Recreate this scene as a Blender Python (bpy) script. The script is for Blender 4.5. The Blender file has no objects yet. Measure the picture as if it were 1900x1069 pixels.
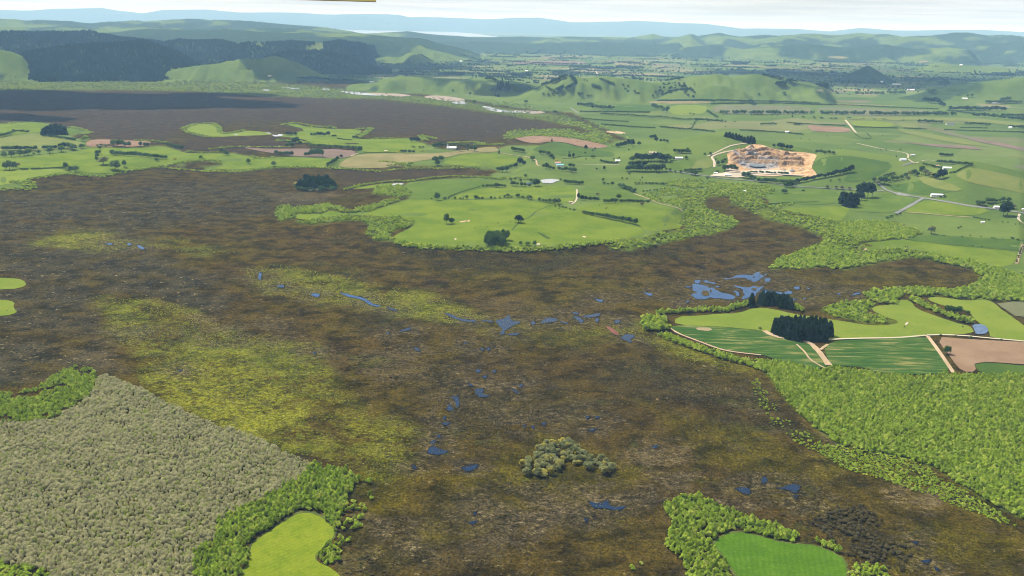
import bpy, math, random
import numpy as np
from mathutils import Vector, Matrix
from mathutils.geometry import delaunay_2d_cdt

random.seed(7); RNG = np.random.default_rng(11)
SC = bpy.context.scene
COL = SC.collection

# ------------------------------------------------------------------ camera
CAM_H = 400.0
F = 1847.0                      # focal length in pixels of the 1900 px wide frame
PITCH = math.radians(14.9)
ROLL = math.atan(0.02)
cam_d = bpy.data.cameras.new('camera'); cam = bpy.data.objects.new('camera', cam_d)
COL.objects.link(cam); SC.camera = cam
cam_d.sensor_width = 36.0; cam_d.lens = 36.0 * F / 1900.0
cam_d.clip_start = 0.1; cam_d.clip_end = 400000.0
RC = Matrix.Rotation(math.pi / 2 - PITCH, 3, 'X') @ Matrix.Rotation(ROLL, 3, 'Z')
cam.matrix_world = Matrix.Translation((0, 0, CAM_H)) @ RC.to_4x4()
RCN = np.array(RC)

# ------------------------------------------------------------------ light
SUN_EL, SUN_AZ = 57.0, -48.0    # azimuth measured from +Y towards +X
sa, se = math.radians(SUN_AZ), math.radians(SUN_EL)
SUN_V = Vector((math.sin(sa) * math.cos(se), math.cos(sa) * math.cos(se), math.sin(se)))
sun_d = bpy.data.lights.new('sun', 'SUN'); sun = bpy.data.objects.new('sun', sun_d); COL.objects.link(sun)
sun_d.energy = 4.2; sun_d.angle = math.radians(0.53); sun_d.color = (1.0, 0.955, 0.88)
sun.location = (0, 0, 3000)
sun.rotation_euler = SUN_V.to_track_quat('Z', 'Y').to_euler()
world = bpy.data.worlds.new('World'); SC.world = world; world.use_nodes = True
wn = world.node_tree; wn.nodes.clear()
sky = wn.nodes.new('ShaderNodeTexSky'); sky.sky_type = 'NISHITA'; sky.sun_disc = False
sky.sun_elevation = se; sky.sun_rotation = sa; sky.altitude = 300.0
sky.air_density = 1.0; sky.dust_density = 0.9; sky.ozone_density = 2.0
bg = wn.nodes.new('ShaderNodeBackground'); bg.inputs['Strength'].default_value = 0.068
wo = wn.nodes.new('ShaderNodeOutputWorld')
tc = wn.nodes.new('ShaderNodeTexCoord'); sx = wn.nodes.new('ShaderNodeSeparateXYZ'); wn.links.new(tc.outputs['Generated'], sx.inputs[0])
def wmath(op, a, b):
    q = wn.nodes.new('ShaderNodeMath'); q.operation = op
    for i, v in enumerate((a, b)):
        if isinstance(v, (int, float)): q.inputs[i].default_value = v
        else: wn.links.new(v, q.inputs[i])
    return q.outputs[0]
zz = wmath('ADD', wmath('MAXIMUM', sx.outputs[2], 0.0), 0.012)          # a sheet of thin high cloud over the whole sky
cx_ = wn.nodes.new('ShaderNodeCombineXYZ'); wn.links.new(wmath('DIVIDE', sx.outputs[0], zz), cx_.inputs[0]); wn.links.new(wmath('DIVIDE', sx.outputs[1], zz), cx_.inputs[1])
cn = wn.nodes.new('ShaderNodeTexNoise'); cn.inputs['Scale'].default_value = 0.11; cn.inputs['Detail'].default_value = 6; cn.inputs['Roughness'].default_value = 0.6; wn.links.new(cx_.outputs[0], cn.inputs['Vector'])
cr = wn.nodes.new('ShaderNodeMapRange'); cr.inputs[1].default_value = 0.38; cr.inputs[2].default_value = 0.66; cr.inputs[3].default_value = 0.60; cr.inputs[4].default_value = 0.95; wn.links.new(cn.outputs[0], cr.inputs[0])
cm = wn.nodes.new('ShaderNodeMix'); cm.data_type = 'RGBA'; wn.links.new(cr.outputs[0], cm.inputs[0]); wn.links.new(sky.outputs[0], cm.inputs[6]); cn2 = wn.nodes.new('ShaderNodeTexNoise'); cn2.inputs['Scale'].default_value = 0.19; cn2.inputs['Detail'].default_value = 7; cn2.inputs['Roughness'].default_value = 0.62; wn.links.new(cx_.outputs[0], cn2.inputs['Vector'])
cr2 = wn.nodes.new('ShaderNodeMapRange'); cr2.inputs[1].default_value = 0.40; cr2.inputs[2].default_value = 0.60; wn.links.new(cn2.outputs[0], cr2.inputs[0])
cm2 = wn.nodes.new('ShaderNodeMix'); cm2.data_type = 'RGBA'; wn.links.new(cr2.outputs[0], cm2.inputs[0]); cm2.inputs[6].default_value = (4.3, 4.7, 5.2, 1); cm2.inputs[7].default_value = (5.9, 6.1, 6.3, 1)
wn.links.new(cm2.outputs[2], cm.inputs[7])
wn.links.new(cm.outputs[2], bg.inputs[0]); wn.links.new(bg.outputs[0], wo.inputs[0])
SC.view_settings.view_transform = 'Standard'; SC.view_settings.look = 'None'
SC.view_settings.exposure = 1.18; SC.view_settings.gamma = 1.0
SC.view_settings.use_curve_mapping = False
SC.render.engine = 'CYCLES'
cy = SC.cycles
cy.max_bounces = 5; cy.diffuse_bounces = 2; cy.glossy_bounces = 2; cy.transmission_bounces = 2
cy.transparent_max_bounces = 6; cy.volume_bounces = 1
cy.use_denoising = True; cy.denoiser = 'OPENIMAGEDENOISE'
cy.use_adaptive_sampling = False; cy.filter_width = 1.05
HAZE_DENSITY = 3.0e-5
HAZE_COLOR = (0.38, 0.66, 1.0)

# ------------------------------------------------------------------ numpy noise
_P = np.random.default_rng(3).random((256, 256))
def vnoise(x, y):
    x = np.asarray(x, float); y = np.asarray(y, float)
    xi = np.floor(x).astype(int); yi = np.floor(y).astype(int)
    fx = x - xi; fy = y - yi
    fx = fx * fx * (3 - 2 * fx); fy = fy * fy * (3 - 2 * fy)
    a = _P[xi & 255, yi & 255]; b = _P[(xi + 1) & 255, yi & 255]
    c = _P[xi & 255, (yi + 1) & 255]; d = _P[(xi + 1) & 255, (yi + 1) & 255]
    return (a * (1 - fx) + b * fx) * (1 - fy) + (c * (1 - fx) + d * fx) * fy
def fbm(x, y, o=4):
    s = 0; a = 0.5; t = 0
    for k in range(o):
        s = s + a * vnoise(x + 17.3 * k, y - 9.1 * k); t += a
        x = x * 2.03; y = y * 2.03; a *= 0.5
    return s / t
def sstep(a, b, x):
    t = np.clip((x - a) / (b - a), 0, 1); return t * t * (3 - 2 * t)

# ------------------------------------------------------------------ pixels of the photograph <-> rays
def rays(px, py):
    px = np.asarray(px, float); py = np.asarray(py, float)
    c = np.stack([(px - 950.0) / F, -(py - 534.5) / F, -np.ones_like(px)], -1)
    return c @ RCN.T
def project(P):
    P = np.asarray(P, float) - np.array([0, 0, CAM_H])
    c = P @ RCN
    w = -c[..., 2]; w = np.where(np.abs(w) < 1e-3, 1e-3, w)
    return 950 + F * c[..., 0] / w, 534.5 - F * c[..., 1] / w
def inpoly(px, py, poly):
    poly = np.asarray(poly, float); r = np.zeros(px.shape, bool)
    x1, y1 = poly[-1]
    for x2, y2 in poly:
        if y1 != y2:
            m = ((y1 > py) != (y2 > py)) & (px < (x2 - x1) * (py - y1) / (y2 - y1) + x1)
            r ^= m
        x1, y1 = x2, y2
    return r
def sdist(px, py, poly, ky=2.2):
    """signed distance (inside positive) to a polygon in the picture, rows stretched by ky"""
    poly = np.asarray(poly, float); d = np.full(px.shape, 1e9)
    x1, y1 = poly[-1]
    for x2, y2 in poly:
        ex, ey = x2 - x1, (y2 - y1) * ky; L = ex * ex + ey * ey + 1e-9
        wx, wy = px - x1, (py - y1) * ky
        t = np.clip((wx * ex + wy * ey) / L, 0, 1)
        d = np.minimum(d, np.hypot(wx - t * ex, wy - t * ey)); x1, y1 = x2, y2
    return np.where(inpoly(px, py, poly), d, -d)
def mask(px, py, poly, soft=6.0, rag=10.0, wob=None):
    poly = np.asarray(poly, float)
    m = np.zeros(px.shape)
    b = (px > poly[:, 0].min() - 60) & (px < poly[:, 0].max() + 60) & (py > poly[:, 1].min() - 30) & (py < poly[:, 1].max() + 30)
    if b.any():
        s = sdist(px[b], py[b], poly)
        if wob is not None: s = s + (wob[b] - 0.5) * 2 * rag
        m[b] = sstep(-soft, soft, s)
    return m

# ------------------------------------------------------------------ terrain
RIDGES = []
def ridge(name, D, wf, wb, pts, rough=0.5, lam=260.0):
    p = np.array([q[:2] for q in pts], float)
    Ds = np.array([q[2] if len(q) > 2 else D for q in pts], float)
    d = rays(p[:, 0], p[:, 1]); h = np.hypot(d[:, 0], d[:, 1])
    th = np.arctan2(d[:, 0], d[:, 1]); z = CAM_H + d[:, 2] / h * Ds
    z = np.maximum(z, 0)
    if p[0, 0] > 5: th = np.r_[th[0] - 0.012, th]; z = np.r_[0, z]; Ds = np.r_[Ds[0], Ds]
    if p[-1, 0] < 1895: th = np.r_[th, th[-1] + 0.012]; z = np.r_[z, 0]; Ds = np.r_[Ds, Ds[-1]]
    RIDGES.append(dict(name=name, th=th, z=z, D=Ds, wf=wf, wb=wb, rough=rough, lam=lam))

ridge('mountain', 47000, 6500, 9000, [(0,19),(60,20),(100,17),(170,16),(185,15),(220,20),(265,25),(300,19),(385,17),(440,22),(540,24),(620,27),(690,26),(740,27),(760,32),(790,31),(900,36),(960,33),(1000,33),(1020,36),(1060,42),(1100,41),(1180,38),(1260,43),(1307,44),(1378,53),(1479,53),(1540,58),(1597,52),(1655,56),(1731,56),(1832,56),(1900,60)], 0.5, 2600)
ridge('right_range', 17500, 3300, 4000, [(1230,69),(1260,69),(1283,62),(1294,66),(1337,62),(1374,68),(1421,65),(1496,64),(1550,68),(1597,62),(1630,62),(1674,69),(1765,61),(1832,67),(1876,64),(1900,69)], 0.9, 620)
ridge('right_foot', 14600, 1300, 2200, [(1260,90),(1320,84),(1380,92),(1440,86),(1500,82),(1560,90),(1640,84),(1700,92),(1760,88),(1800,94)], 0.9, 420)
ridge('right_wood', 16000, 1500, 2500, [(1770,92),(1789,91),(1830,84),(1870,78),(1900,76)], 0.5, 420)
ridge('mid_range', 17500, 2600, 4000, [(560,70),(630,66),(700,62),(755,58),(798,64),(866,69),(984,69),(1085,69),(1169,69),(1213,63),(1230,68),(1290,70)], 0.7, 600)
ridge('mid_range', 14900, 1300, 2500, [(640,78),(720,76),(800,80),(880,77),(960,81),(1060,80),(1120,78),(1200,83),(1260,80)], 0.7, 420)
ridge('left_far', 16000, 2500, 4000, [(0,35),(50,39),(111,39),(168,42),(236,40),(303,40),(354,38),(404,36),(455,40),(505,44),(573,50),(640,56),(700,66),(760,76),(820,84)], 0.8, 620)
ridge('left_far', 13500, 1600, 2500, [(0,50),(60,53),(120,50),(200,54),(300,52),(400,53),(500,52),(600,58),(680,64),(740,78),(800,90)], 0.8, 420)
ridge('left_wood', 11800, 1500, 2500, [(115,62),(202,61),(240,57),(276,54),(370,57),(438,56),(505,61),(580,60),(640,63),(700,66),(780,72),(820,82),(870,94)], 0.6, 420)
ridge('left_wood', 11000, 1100, 1500, [(380,75),(450,72),(487,70),(540,73),(620,70),(700,74),(760,80),(800,92),(840,102)], 0.6, 380)
ridge('left_hill', 9000, 1300, 1600, [(0,64),(101,64),(168,62),(209,69),(256,76),(303,81)], 1.0, 320)
ridge('mid_wood', 9100, 1150, 1500, [(300,84),(330,77),(354,79),(397,77),(438,81),(488,80),(573,83),(630,79,9300),(680,84,9900),(717,87,11500),(771,94,12300),(818,99,12800)], 1.1, 300)
ridge('front_wood', 7500, 760, 900, [(15,121),(30,108),(50,98),(135,88),(209,81),(269,80),(303,89),(337,101),(364,118)], 0.9, 230)
ridge('left_green', 7300, 480, 700, [(0,92),(22,97),(40,104)], 0.3, 200)
ridge('dark_spur', 8150, 400, 700, [(495,104),(525,100),(560,98),(600,99),(640,107),(690,124),(705,130)], 0.9, 180)
ridge('green_hill', 7080, 380, 600, [(296,137),(330,127),(387,119),(438,111),(471,109),(505,105),(525,109),(566,122),(590,136)], 1.16, 120)
ridge('green_hill', 10000, 450, 600, [(670,114),(690,110),(717,105),(741,106),(761,98),(782,101),(805,111)], 1.01, 120)
ridge('green_hill', 10400, 400, 500, [(790,104),(802,97),(830,104)], 0.72, 120)
ridge('green_spur', 6050, 330, 900, [(660,166),(697,156),(717,147),(741,143),(782,144),(840,146),(893,147),(940,151),(985,156),(1015,163)], 0.78, 120)
ridge('green_spur', 5750, 480, 800, [(960,176),(1002,160),(1036,146),(1064,141),(1084,147),(1101,145),(1118,141),(1152,145),(1203,152),(1236,157),(1270,152)], 0.94, 120)
ridge('green_spur', 6100, 620, 900, [(1200,155),(1260,146),(1327,138),(1361,141),(1395,137),(1428,141),(1479,152),(1530,163)], 0.89, 120)
ridge('green_spur', 5450, 260, 500, [(1240,172),(1290,164),(1340,160),(1380,172)], 0.73, 104)
ridge('dark_cone', 8600, 330, 400, [(1570,140),(1590,130),(1610,121),(1625,129),(1640,138)], 0.4, 150)
ridge('green_spur', 11500, 600, 900, [(1710,126),(1735,118),(1790,121),(1900,128)], 0.29, 260)
ridge('green_spur', 6600, 420, 700, [(1690,178),(1731,166),(1799,156),(1860,152),(1900,148)], 0.73, 160)
ridge('quarry_hill', 3160, 560, 380, [(1130,288),(1190,278),(1260,265),(1310,254),(1344,251),(1372,258),(1400,266),(1440,276),(1490,284),(1530,296)], 0.15, 160)
ridge('pasture_hill', 2980, 420, 400, [(1480,312),(1506,302),(1530,292),(1563,287),(1614,294),(1681,304),(1730,316)], 0.15, 160)
ridge('pasture_hill', 2720, 380, 420, [(1690,334),(1759,322),(1799,310),(1850,319),(1900,331)], 0.15, 160)

NTH, RATIO = 640, 1.0078
TH = np.linspace(math.radians(-38), math.radians(38), NTH)
DD = 430.0 * RATIO ** np.arange(int(math.log(96000 / 430.0) / math.log(RATIO)) + 1)
ND = len(DD)
TT, RR = np.meshgrid(TH, DD)            # rows: distance
GX, GY = RR * np.sin(TT), RR * np.cos(TT)
GZ = np.zeros_like(GX); GI = np.full(GX.shape, -1)
for i, r in enumerate(RIDGES):
    Dc = np.interp(TT, r['th'], r['D']); zc = np.interp(TT, r['th'], r['z'])
    ok = (zc > 0.3) & (RR > Dc - r['wf'] * 1.05) & (RR < Dc + r['wb'] * 1.05)
    if not ok.any(): continue
    x, y, d, dc, h = GX[ok], GY[ok], RR[ok], Dc[ok], zc[ok]
    s = np.where(d < dc, 1 - (dc - d) / r['wf'], 1 - (d - dc) / r['wb']); s = np.clip(s, 0, 1)
    n = fbm(x / r['lam'], y / (2.0 * r['lam']), 4)
    n2 = 1 - np.abs(2 * fbm(x / r['lam'] * 1.3 + 40, y / (2.6 * r['lam']), 3) - 1)
    s2 = np.clip(s + r['rough'] * (n - 0.5) * 1.2 * s * (1 - s) * 2 - r['rough'] * (n2 - 0.6) * 0.9 * s * (1 - s) * 2, 0, 1)
    p = s2 * s2 * (3 - 2 * s2)
    z = h * p * (1 + 0.26 * r['rough'] * (fbm(x / (0.8 * r['lam']), y / (0.8 * r['lam']), 4) - 0.5))
    cur = GZ[ok]; ci = GI[ok]
    up = z > cur
    ci = np.where(up & (z > 1.0), i, ci); cur = np.maximum(cur, z)
    GZ[ok] = cur; GI[ok] = ci
GPX, GPY = project(np.stack([GX, GY, GZ * 0], -1))
# gentle roll of the farmland
ROLLP = [[(690,470),(560,400),(740,345),(960,330),(1000,250),(1100,200),(1900,190),(1900,470),(1600,470),(1440,400),(1290,370),(1200,470)], [(0,228),(200,260),(640,270),(760,250),(1000,280),(900,315),(640,312),(300,306),(200,325),(60,350),(0,352)]]
wob = fbm(GX / 120.0, GY / 120.0, 3)
RW = np.zeros_like(GX)
for q in ROLLP: RW = np.maximum(RW, mask(GPX, GPY, q, 14, 4, wob))
GZ = GZ + RW * (24.0 * fbm(GX / 270.0 + 5, GY / 270.0, 3) ** 1.5 + 2)

L0, LR = math.log(430.0), math.log(RATIO)
def tz(x, y):
    x = np.asarray(x, float); y = np.asarray(y, float)
    th = np.arctan2(x, y); d = np.hypot(x, y)
    u = np.clip((th - TH[0]) / (TH[1] - TH[0]), 0, NTH - 1.001)
    v = np.clip((np.log(np.maximum(d, 431)) - L0) / LR, 0, ND - 1.001)
    ui = u.astype(int); vi = v.astype(int); fu = u - ui; fv = v - vi
    return (GZ[vi, ui] * (1 - fu) + GZ[vi, ui + 1] * fu) * (1 - fv) + (GZ[vi + 1, ui] * (1 - fu) + GZ[vi + 1, ui + 1] * fu) * fv
MARCH = 560.0 * 1.006 ** np.arange(int(math.log(70000 / 560.0) / math.log(1.006)))
def at(px, py):
    """where the ray through a pixel of the photograph meets the terrain"""
    px = np.atleast_1d(np.asarray(px, float)); py = np.atleast_1d(np.asarray(py, float))
    out = np.zeros((len(px), 3))
    for k in range(0, len(px), 600):
        d = rays(px[k:k+600], py[k:k+600]); h = np.hypot(d[:, 0], d[:, 1])[:, None]
        ux, uy, uz = d[:, :1] / h, d[:, 1:2] / h, d[:, 2:] / h
        X, Y = ux * MARCH, uy * MARCH
        g = CAM_H + uz * MARCH - tz(X, Y)
        i = np.argmax(g <= 0, 1); i = np.where(i == 0, len(MARCH) - 1, i)
        n = np.arange(len(i)); a, b = g[n, i - 1], g[n, i]
        t = np.clip(a / np.where(np.abs(a - b) < 1e-9, 1e-9, a - b), 0, 1)
        D = MARCH[i - 1] * (1 - t) + MARCH[i] * t
        out[k:k+600, 0] = ux[:, 0] * D; out[k:k+600, 1] = uy[:, 0] * D
    out[:, 2] = tz(out[:, 0], out[:, 1])
    return out

# ------------------------------------------------------------------ object helpers
def tag(o, label=None, cat=None, group=None, kind=None):
    if label: o['label'] = label
    if cat: o['category'] = cat
    if group: o['group'] = group
    if kind: o['kind'] = kind
    return o
def mesh_np(name, V, faces, mats, smooth=False, mat_idx=None):
    """faces: (M,3) or (M,4) array, or a list of such arrays"""
    me = bpy.data.meshes.new(name)
    fl = faces if isinstance(faces, list) else [faces]
    fl = [np.asarray(f, np.int32) for f in fl if len(f)]
    V = np.asarray(V, np.float32)
    nl = sum(f.size for f in fl); nf = sum(len(f) for f in fl)
    me.vertices.add(len(V)); me.vertices.foreach_set('co', V.ravel())
    me.loops.add(nl); me.loops.foreach_set('vertex_index', np.concatenate([f.ravel() for f in fl]))
    tot = np.concatenate([np.full(len(f), f.shape[1], np.int32) for f in fl])
    st = np.concatenate([[0], np.cumsum(tot)[:-1]]).astype(np.int32)
    me.polygons.add(nf); me.polygons.foreach_set('loop_start', st); me.polygons.foreach_set('loop_total', tot)
    me.polygons.foreach_set('use_smooth', np.full(nf, smooth))
    for m in (mats if isinstance(mats, (list, tuple)) else [mats]): me.materials.append(m)
    if mat_idx is not None: me.polygons.foreach_set('material_index', np.asarray(mat_idx, np.int32))
    me.update(calc_edges=True); me.validate()
    return me
def obj(name, me, parent=None, loc=None):
    o = bpy.data.objects.new(name, me); COL.objects.link(o)
    if parent is not None: o.parent = parent
    if loc is not None: o.location = loc
    return o
def fattr(me, name, vals, dom='POINT'):
    a = me.attributes.new(name, 'FLOAT', dom); a.data.foreach_set('value', np.asarray(vals, np.float32).ravel())

# ------------------------------------------------------------------ material helpers
class NT:
    def __init__(s, name):
        s.m = bpy.data.materials.new(name); s.m.use_nodes = True; s.t = s.m.node_tree; s.t.nodes.clear()
    def n(s, t, **k):
        q = s.t.nodes.new(t)
        for a, b in k.items(): setattr(q, a, b)
        return q
    def l(s, a, b): s.t.links.new(a, b)
    def val(s, q, i, v):
        if hasattr(v, 'links') or isinstance(v, bpy.types.NodeSocket): s.l(v, q.inputs[i])
        else: q.inputs[i].default_value = v
    def pos(s): return s.n('ShaderNodeNewGeometry').outputs['Position']
    def map(s, v, scale=(1, 1, 1), rot=0.0):
        q = s.n('ShaderNodeMapping'); s.l(v, q.inputs[0]); q.inputs['Scale'].default_value = scale
        q.inputs['Rotation'].default_value = (0, 0, rot); return q.outputs[0]
    def noise(s, v, wave, detail=3, rough=0.55, dist=0.0):
        q = s.n('ShaderNodeTexNoise'); s.l(v, q.inputs['Vector']); q.inputs['Scale'].default_value = 1.0 / wave
        q.inputs['Detail'].default_value = detail; q.inputs['Roughness'].default_value = rough
        q.inputs['Distortion'].default_value = dist; return q.outputs[0]
    def ramp(s, v, a, b, lo=0.0, hi=1.0):
        q = s.n('ShaderNodeMapRange'); q.interpolation_type = 'SMOOTHSTEP'; s.l(v, q.inputs[0])
        for i, k in enumerate((a, b, lo, hi)): q.inputs[1 + i].default_value = k
        return q.outputs[0]
    def math(s, op, a, b=0.0):
        q = s.n('ShaderNodeMath', operation=op); s.val(q, 0, a); s.val(q, 1, b); return q.outputs[0]
    def mix(s, f, a, b):
        q = s.n('ShaderNodeMix', data_type='RGBA'); s.val(q, 0, f)
        for i, c in ((6, a), (7, b)): s.val(q, i, (*c, 1.0) if isinstance(c, tuple) and len(c) == 3 else c)
        return q.outputs[2]
    def mul(s, a, b):
        q = s.n('ShaderNodeMix', data_type='RGBA', blend_type='MULTIPLY'); q.inputs[0].default_value = 1.0
        for i, c in ((6, a), (7, b)): s.val(q, i, (*c, 1.0) if isinstance(c, tuple) and len(c) == 3 else c)
        return q.outputs[2]
    def grey(s, v):
        q = s.n('ShaderNodeCombineColor'); [s.l(v, q.inputs[i]) for i in range(3)]; return q.outputs[0]
    def attr(s, n): return s.n('ShaderNodeAttribute', attribute_name=n).outputs['Fac']
    def out(s, col, rough=0.9, spec=0.1, bump=None, bs=0.5, bd=1.0):
        b = s.n('ShaderNodeBsdfPrincipled'); o = s.n('ShaderNodeOutputMaterial')
        s.val(b, 'Base Color', (*col, 1.0) if isinstance(col, tuple) else col)
        b.inputs['Roughness'].default_value = rough; b.inputs['Specular IOR Level'].default_value = spec
        if bump is not None:
            q = s.n('ShaderNodeBump'); s.l(bump, q.inputs['Height']); q.inputs['Strength'].default_value = bs
            q.inputs['Distance'].default_value = bd; s.l(q.outputs[0], b.inputs['Normal'])
        s.l(b.outputs[0], o.inputs[0]); return s.m
def flat_mat(name, col, rough=0.6, spec=0.3, wave=1.0, var=0.12):
    t = NT(name); n = t.noise(t.pos(), wave, 3)
    return t.out(t.mix(n, tuple(c * (1 - var) for c in col), tuple(min(1, c * (1 + var)) for c in col)), rough, spec)
# ------------------------------------------------------------------ what grows where (outlines in photograph pixels, laid on the terrain)
PAS = [
 [(690,112),(680,150),(690,163),(740,172),(800,176),(880,186),(915,194),(1010,206),(1060,209),(1100,228),(1140,248),(1170,262),(1140,276),(1000,270),(940,270),(905,285),(870,284),(820,276),(760,258),(680,262),(660,272),(664,284),(628,298),(600,296),(545,292),(480,294),(380,284),(380,318),(500,309),(640,312),(760,309),(860,309),(925,317),(905,329),(840,331),(760,338),(742,348),(758,368),(700,388),(640,396),(546,399),(548,405),(640,400),(770,406),(765,420),(722,446),(780,459),(960,462),(1100,452),(1200,440),(1262,420),(1275,390),(1240,370),(1290,352),(1420,352),(1430,385),(1570,412),(1660,412),(1711,434),(1580,465),(1700,466),(1800,482),(1905,515),(1990,520),(1990,60),(1280,70),(700,70)],
 [(-60,233),(35,228),(62,226),(95,230),(78,240),(80,246),(122,246),(122,238),(140,237),(165,247),(130,252),(140,257),(165,258),(160,272),(195,272),(250,274),(305,271),(345,284),(375,284),(430,284),(480,294),(560,290),(640,294),(640,312),(560,308),(480,316),(440,318),(350,308),(300,306),(250,315),(215,322),(180,328),(145,322),(125,320),(95,325),(55,330),(50,335),(60,350),(20,352),(-60,351)],
]
SWAMPCUT = [[(600,335),(628,313),(760,311),(850,312),(905,320),(890,327),(830,326),(760,334),(690,341),(640,349)],
 [(338,300),(400,299),(415,306),(350,312)]]
SCRUB = [
 [(-60,138),(100,137),(200,139),(400,147),(560,158),(700,172),(860,188),(900,196),(1000,210),(1050,214),(1110,240),(1150,262),(1060,254),(1040,250),(1060,246),(1100,245),(1080,238),(1020,226),(930,212),(820,196),(700,184),(600,182),(480,178),(380,170),(200,167),(-60,168)],
 [(930,252),(950,243),(1010,240),(1060,241),(1080,250),(1120,258),(1150,275),(1120,270),(1060,256),(980,252),(945,258)],
 [(1240,335),(1290,333),(1340,340),(1420,345),(1440,352),(1410,372),(1430,385),(1470,396),(1520,405),(1570,414),(1620,405),(1660,412),(1690,425),(1711,434),(1690,443),(1640,446),(1597,450),(1580,465),(1610,468),(1650,462),(1698,466),(1758,478),(1805,485),(1849,500),(1960,515),(1960,562),(1815,556),(1740,548),(1700,545),(1640,545),(1608,545),(1608,540),(1660,535),(1720,535),(1770,540),(1800,532),(1829,517),(1800,500),(1741,484),(1694,478),(1617,490),(1565,501),(1560,490),(1500,498),(1430,500),(1440,482),(1490,465),(1520,455),(1530,440),(1480,420),(1425,408),(1382,388),(1356,377),(1356,366),(1316,364),(1302,378),(1318,390),(1350,401),(1372,413),(1355,425),(1320,436),(1290,438),(1255,448),(1220,455),(1185,462),(1150,464),(1120,462),(1150,448),(1200,440),(1240,430),(1275,424),(1262,415),(1272,400),(1262,386),(1240,378),(1210,374),(1190,362),(1225,356)],
 [(512,388),(530,382),(560,386),(598,378),(620,382),(648,392),(690,382),(716,373),(745,372),(722,380),(702,388),(672,396),(645,396),(614,390),(602,396),(575,397),(546,398),(545,406),(520,412),(514,400)],
 [(546,408),(575,411),(605,405),(640,402),(700,402),(745,405),(775,410),(765,420),(735,428),(720,436),(735,448),(700,446),(675,432),(690,420),(668,410),(620,412),(580,416),(550,414)],
 [(700,345),(740,345),(755,352),(760,364),(735,367),(705,362),(690,360)],
 [(1400,668),(1440,672),(1490,682),(1520,690),(1560,684),(1610,692),(1660,700),(1720,700),(1780,697),(1840,697),(1960,690),(1960,990),(1870,950),(1830,930),(1790,905),(1740,870),(1680,850),(1620,840),(1560,828),(1536,810),(1484,769),(1453,738),(1429,700)],
 [(1580,560),(1610,556),(1620,567),(1606,582),(1640,590),(1668,597),(1640,601),(1616,601),(1580,594),(1540,586),(1520,574),(1550,565)],
]
LIME = [([(180,548),(260,545),(330,565),(400,600),(470,625),(590,640),(610,690),(600,740),(560,770),(640,830),(600,850),(520,840),(430,800),(330,750),(270,710),(240,660),(200,600)], 1.0),
 ([(440,497),(500,490),(560,498),(640,515),(700,525),(780,545),(840,560),(905,590),(880,600),(820,598),(760,585),(690,570),(600,560),(520,548),(480,530)], 1.0),
 ([(70,452),(110,440),(160,436),(230,441),(270,452),(330,455),(440,468),(380,470),(270,462),(160,462),(100,458)], 1.0),
 ([(600,720),(680,760),(760,800),(770,860),(720,900),(640,870),(560,810)], 0.6),
 ([(1200,590),(1215,620),(1260,640),(1330,658),(1390,680),(1400,700),(1330,690),(1250,665),(1190,630),(1140,620),(1060,615),(1060,605),(1150,603)], 0.7),
 ([(900,595),(1000,590),(1100,592),(1180,600),(1180,640),(1080,640),(960,630),(880,612)], 0.35),
 ([(1500,845),(1580,838),(1650,855),(1700,870),(1760,895),(1850,950),(1890,990),(1780,950),(1680,910),(1560,880)], 0.7)]
YELLOW = [([(250,690),(380,670),(470,690),(520,720),(560,770),(500,800),(420,790),(330,745)], 1.0),
 ([(75,452),(130,440),(190,440),(230,452),(140,460)], 1.0), ([(560,530),(660,540),(700,565),(620,555)], 0.8), ([(730,560),(850,575),(880,595),(800,590)], 0.8),
 ([(640,770),(720,800),(740,850),(690,850),(630,810)], 0.7), ([(580,830),(640,850),(660,870),(610,870)], 1.0), ([(1230,625),(1330,658),(1400,690),(1330,680),(1240,650)], 0.7)]
GREYZ = [([(-60,360),(200,350),(420,345),(540,350),(620,370),(560,400),(420,410),(300,420),(260,470),(420,500),(450,560),(420,610),(300,560),(180,540),(180,600),(260,690),(180,700),(-60,720)], 1.0),
 ([(860,900),(960,900),(1080,900),(1170,900),(1290,880),(1240,930),(1100,990),(950,1010),(840,990),(800,930)], 0.55),
 ([(1270,650),(1400,690),(1450,740),(1500,800),(1420,800),(1330,760),(1200,740),(1100,700),(1180,660)], 0.45),
 ([(620,960),(760,960),(900,970),(1000,1010),(900,1050),(700,1069),(620,1069)], 0.5),
 ([(700,680),(1000,690),(1100,740),(1060,800),(900,780),(780,740)], 0.4)]
PALEZ = [([(1630,905),(1660,898),(1700,905),(1740,920),(1760,945),(1720,962),(1690,945),(1650,930)], 1.0), ([(1130,845),(1190,825),(1280,835),(1300,860),(1230,870),(1160,860)], 0.9),
 ([(505,360),(560,355),(600,362),(620,357),(640,362),(610,370),(540,376),(510,372)], 0.8), ([(1000,925),(1080,915),(1120,930),(1060,965),(1000,975),(960,950)], 0.8),
 ([(1490,725),(1540,800),(1600,835),(1530,815),(1480,765)], 0.9), ([(1170,870),(1290,880),(1280,920),(1200,910)], 0.6), ([(300,560),(400,590),(450,620),(380,610)], 0.7),
 ([(100,640),(200,650),(240,690),(160,680)], 0.5), ([(860,550),(1000,560),(1060,575),(980,590),(880,575)], 0.4), ([(640,660),(760,640),(800,700),(700,720)], 0.5)]
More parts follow.
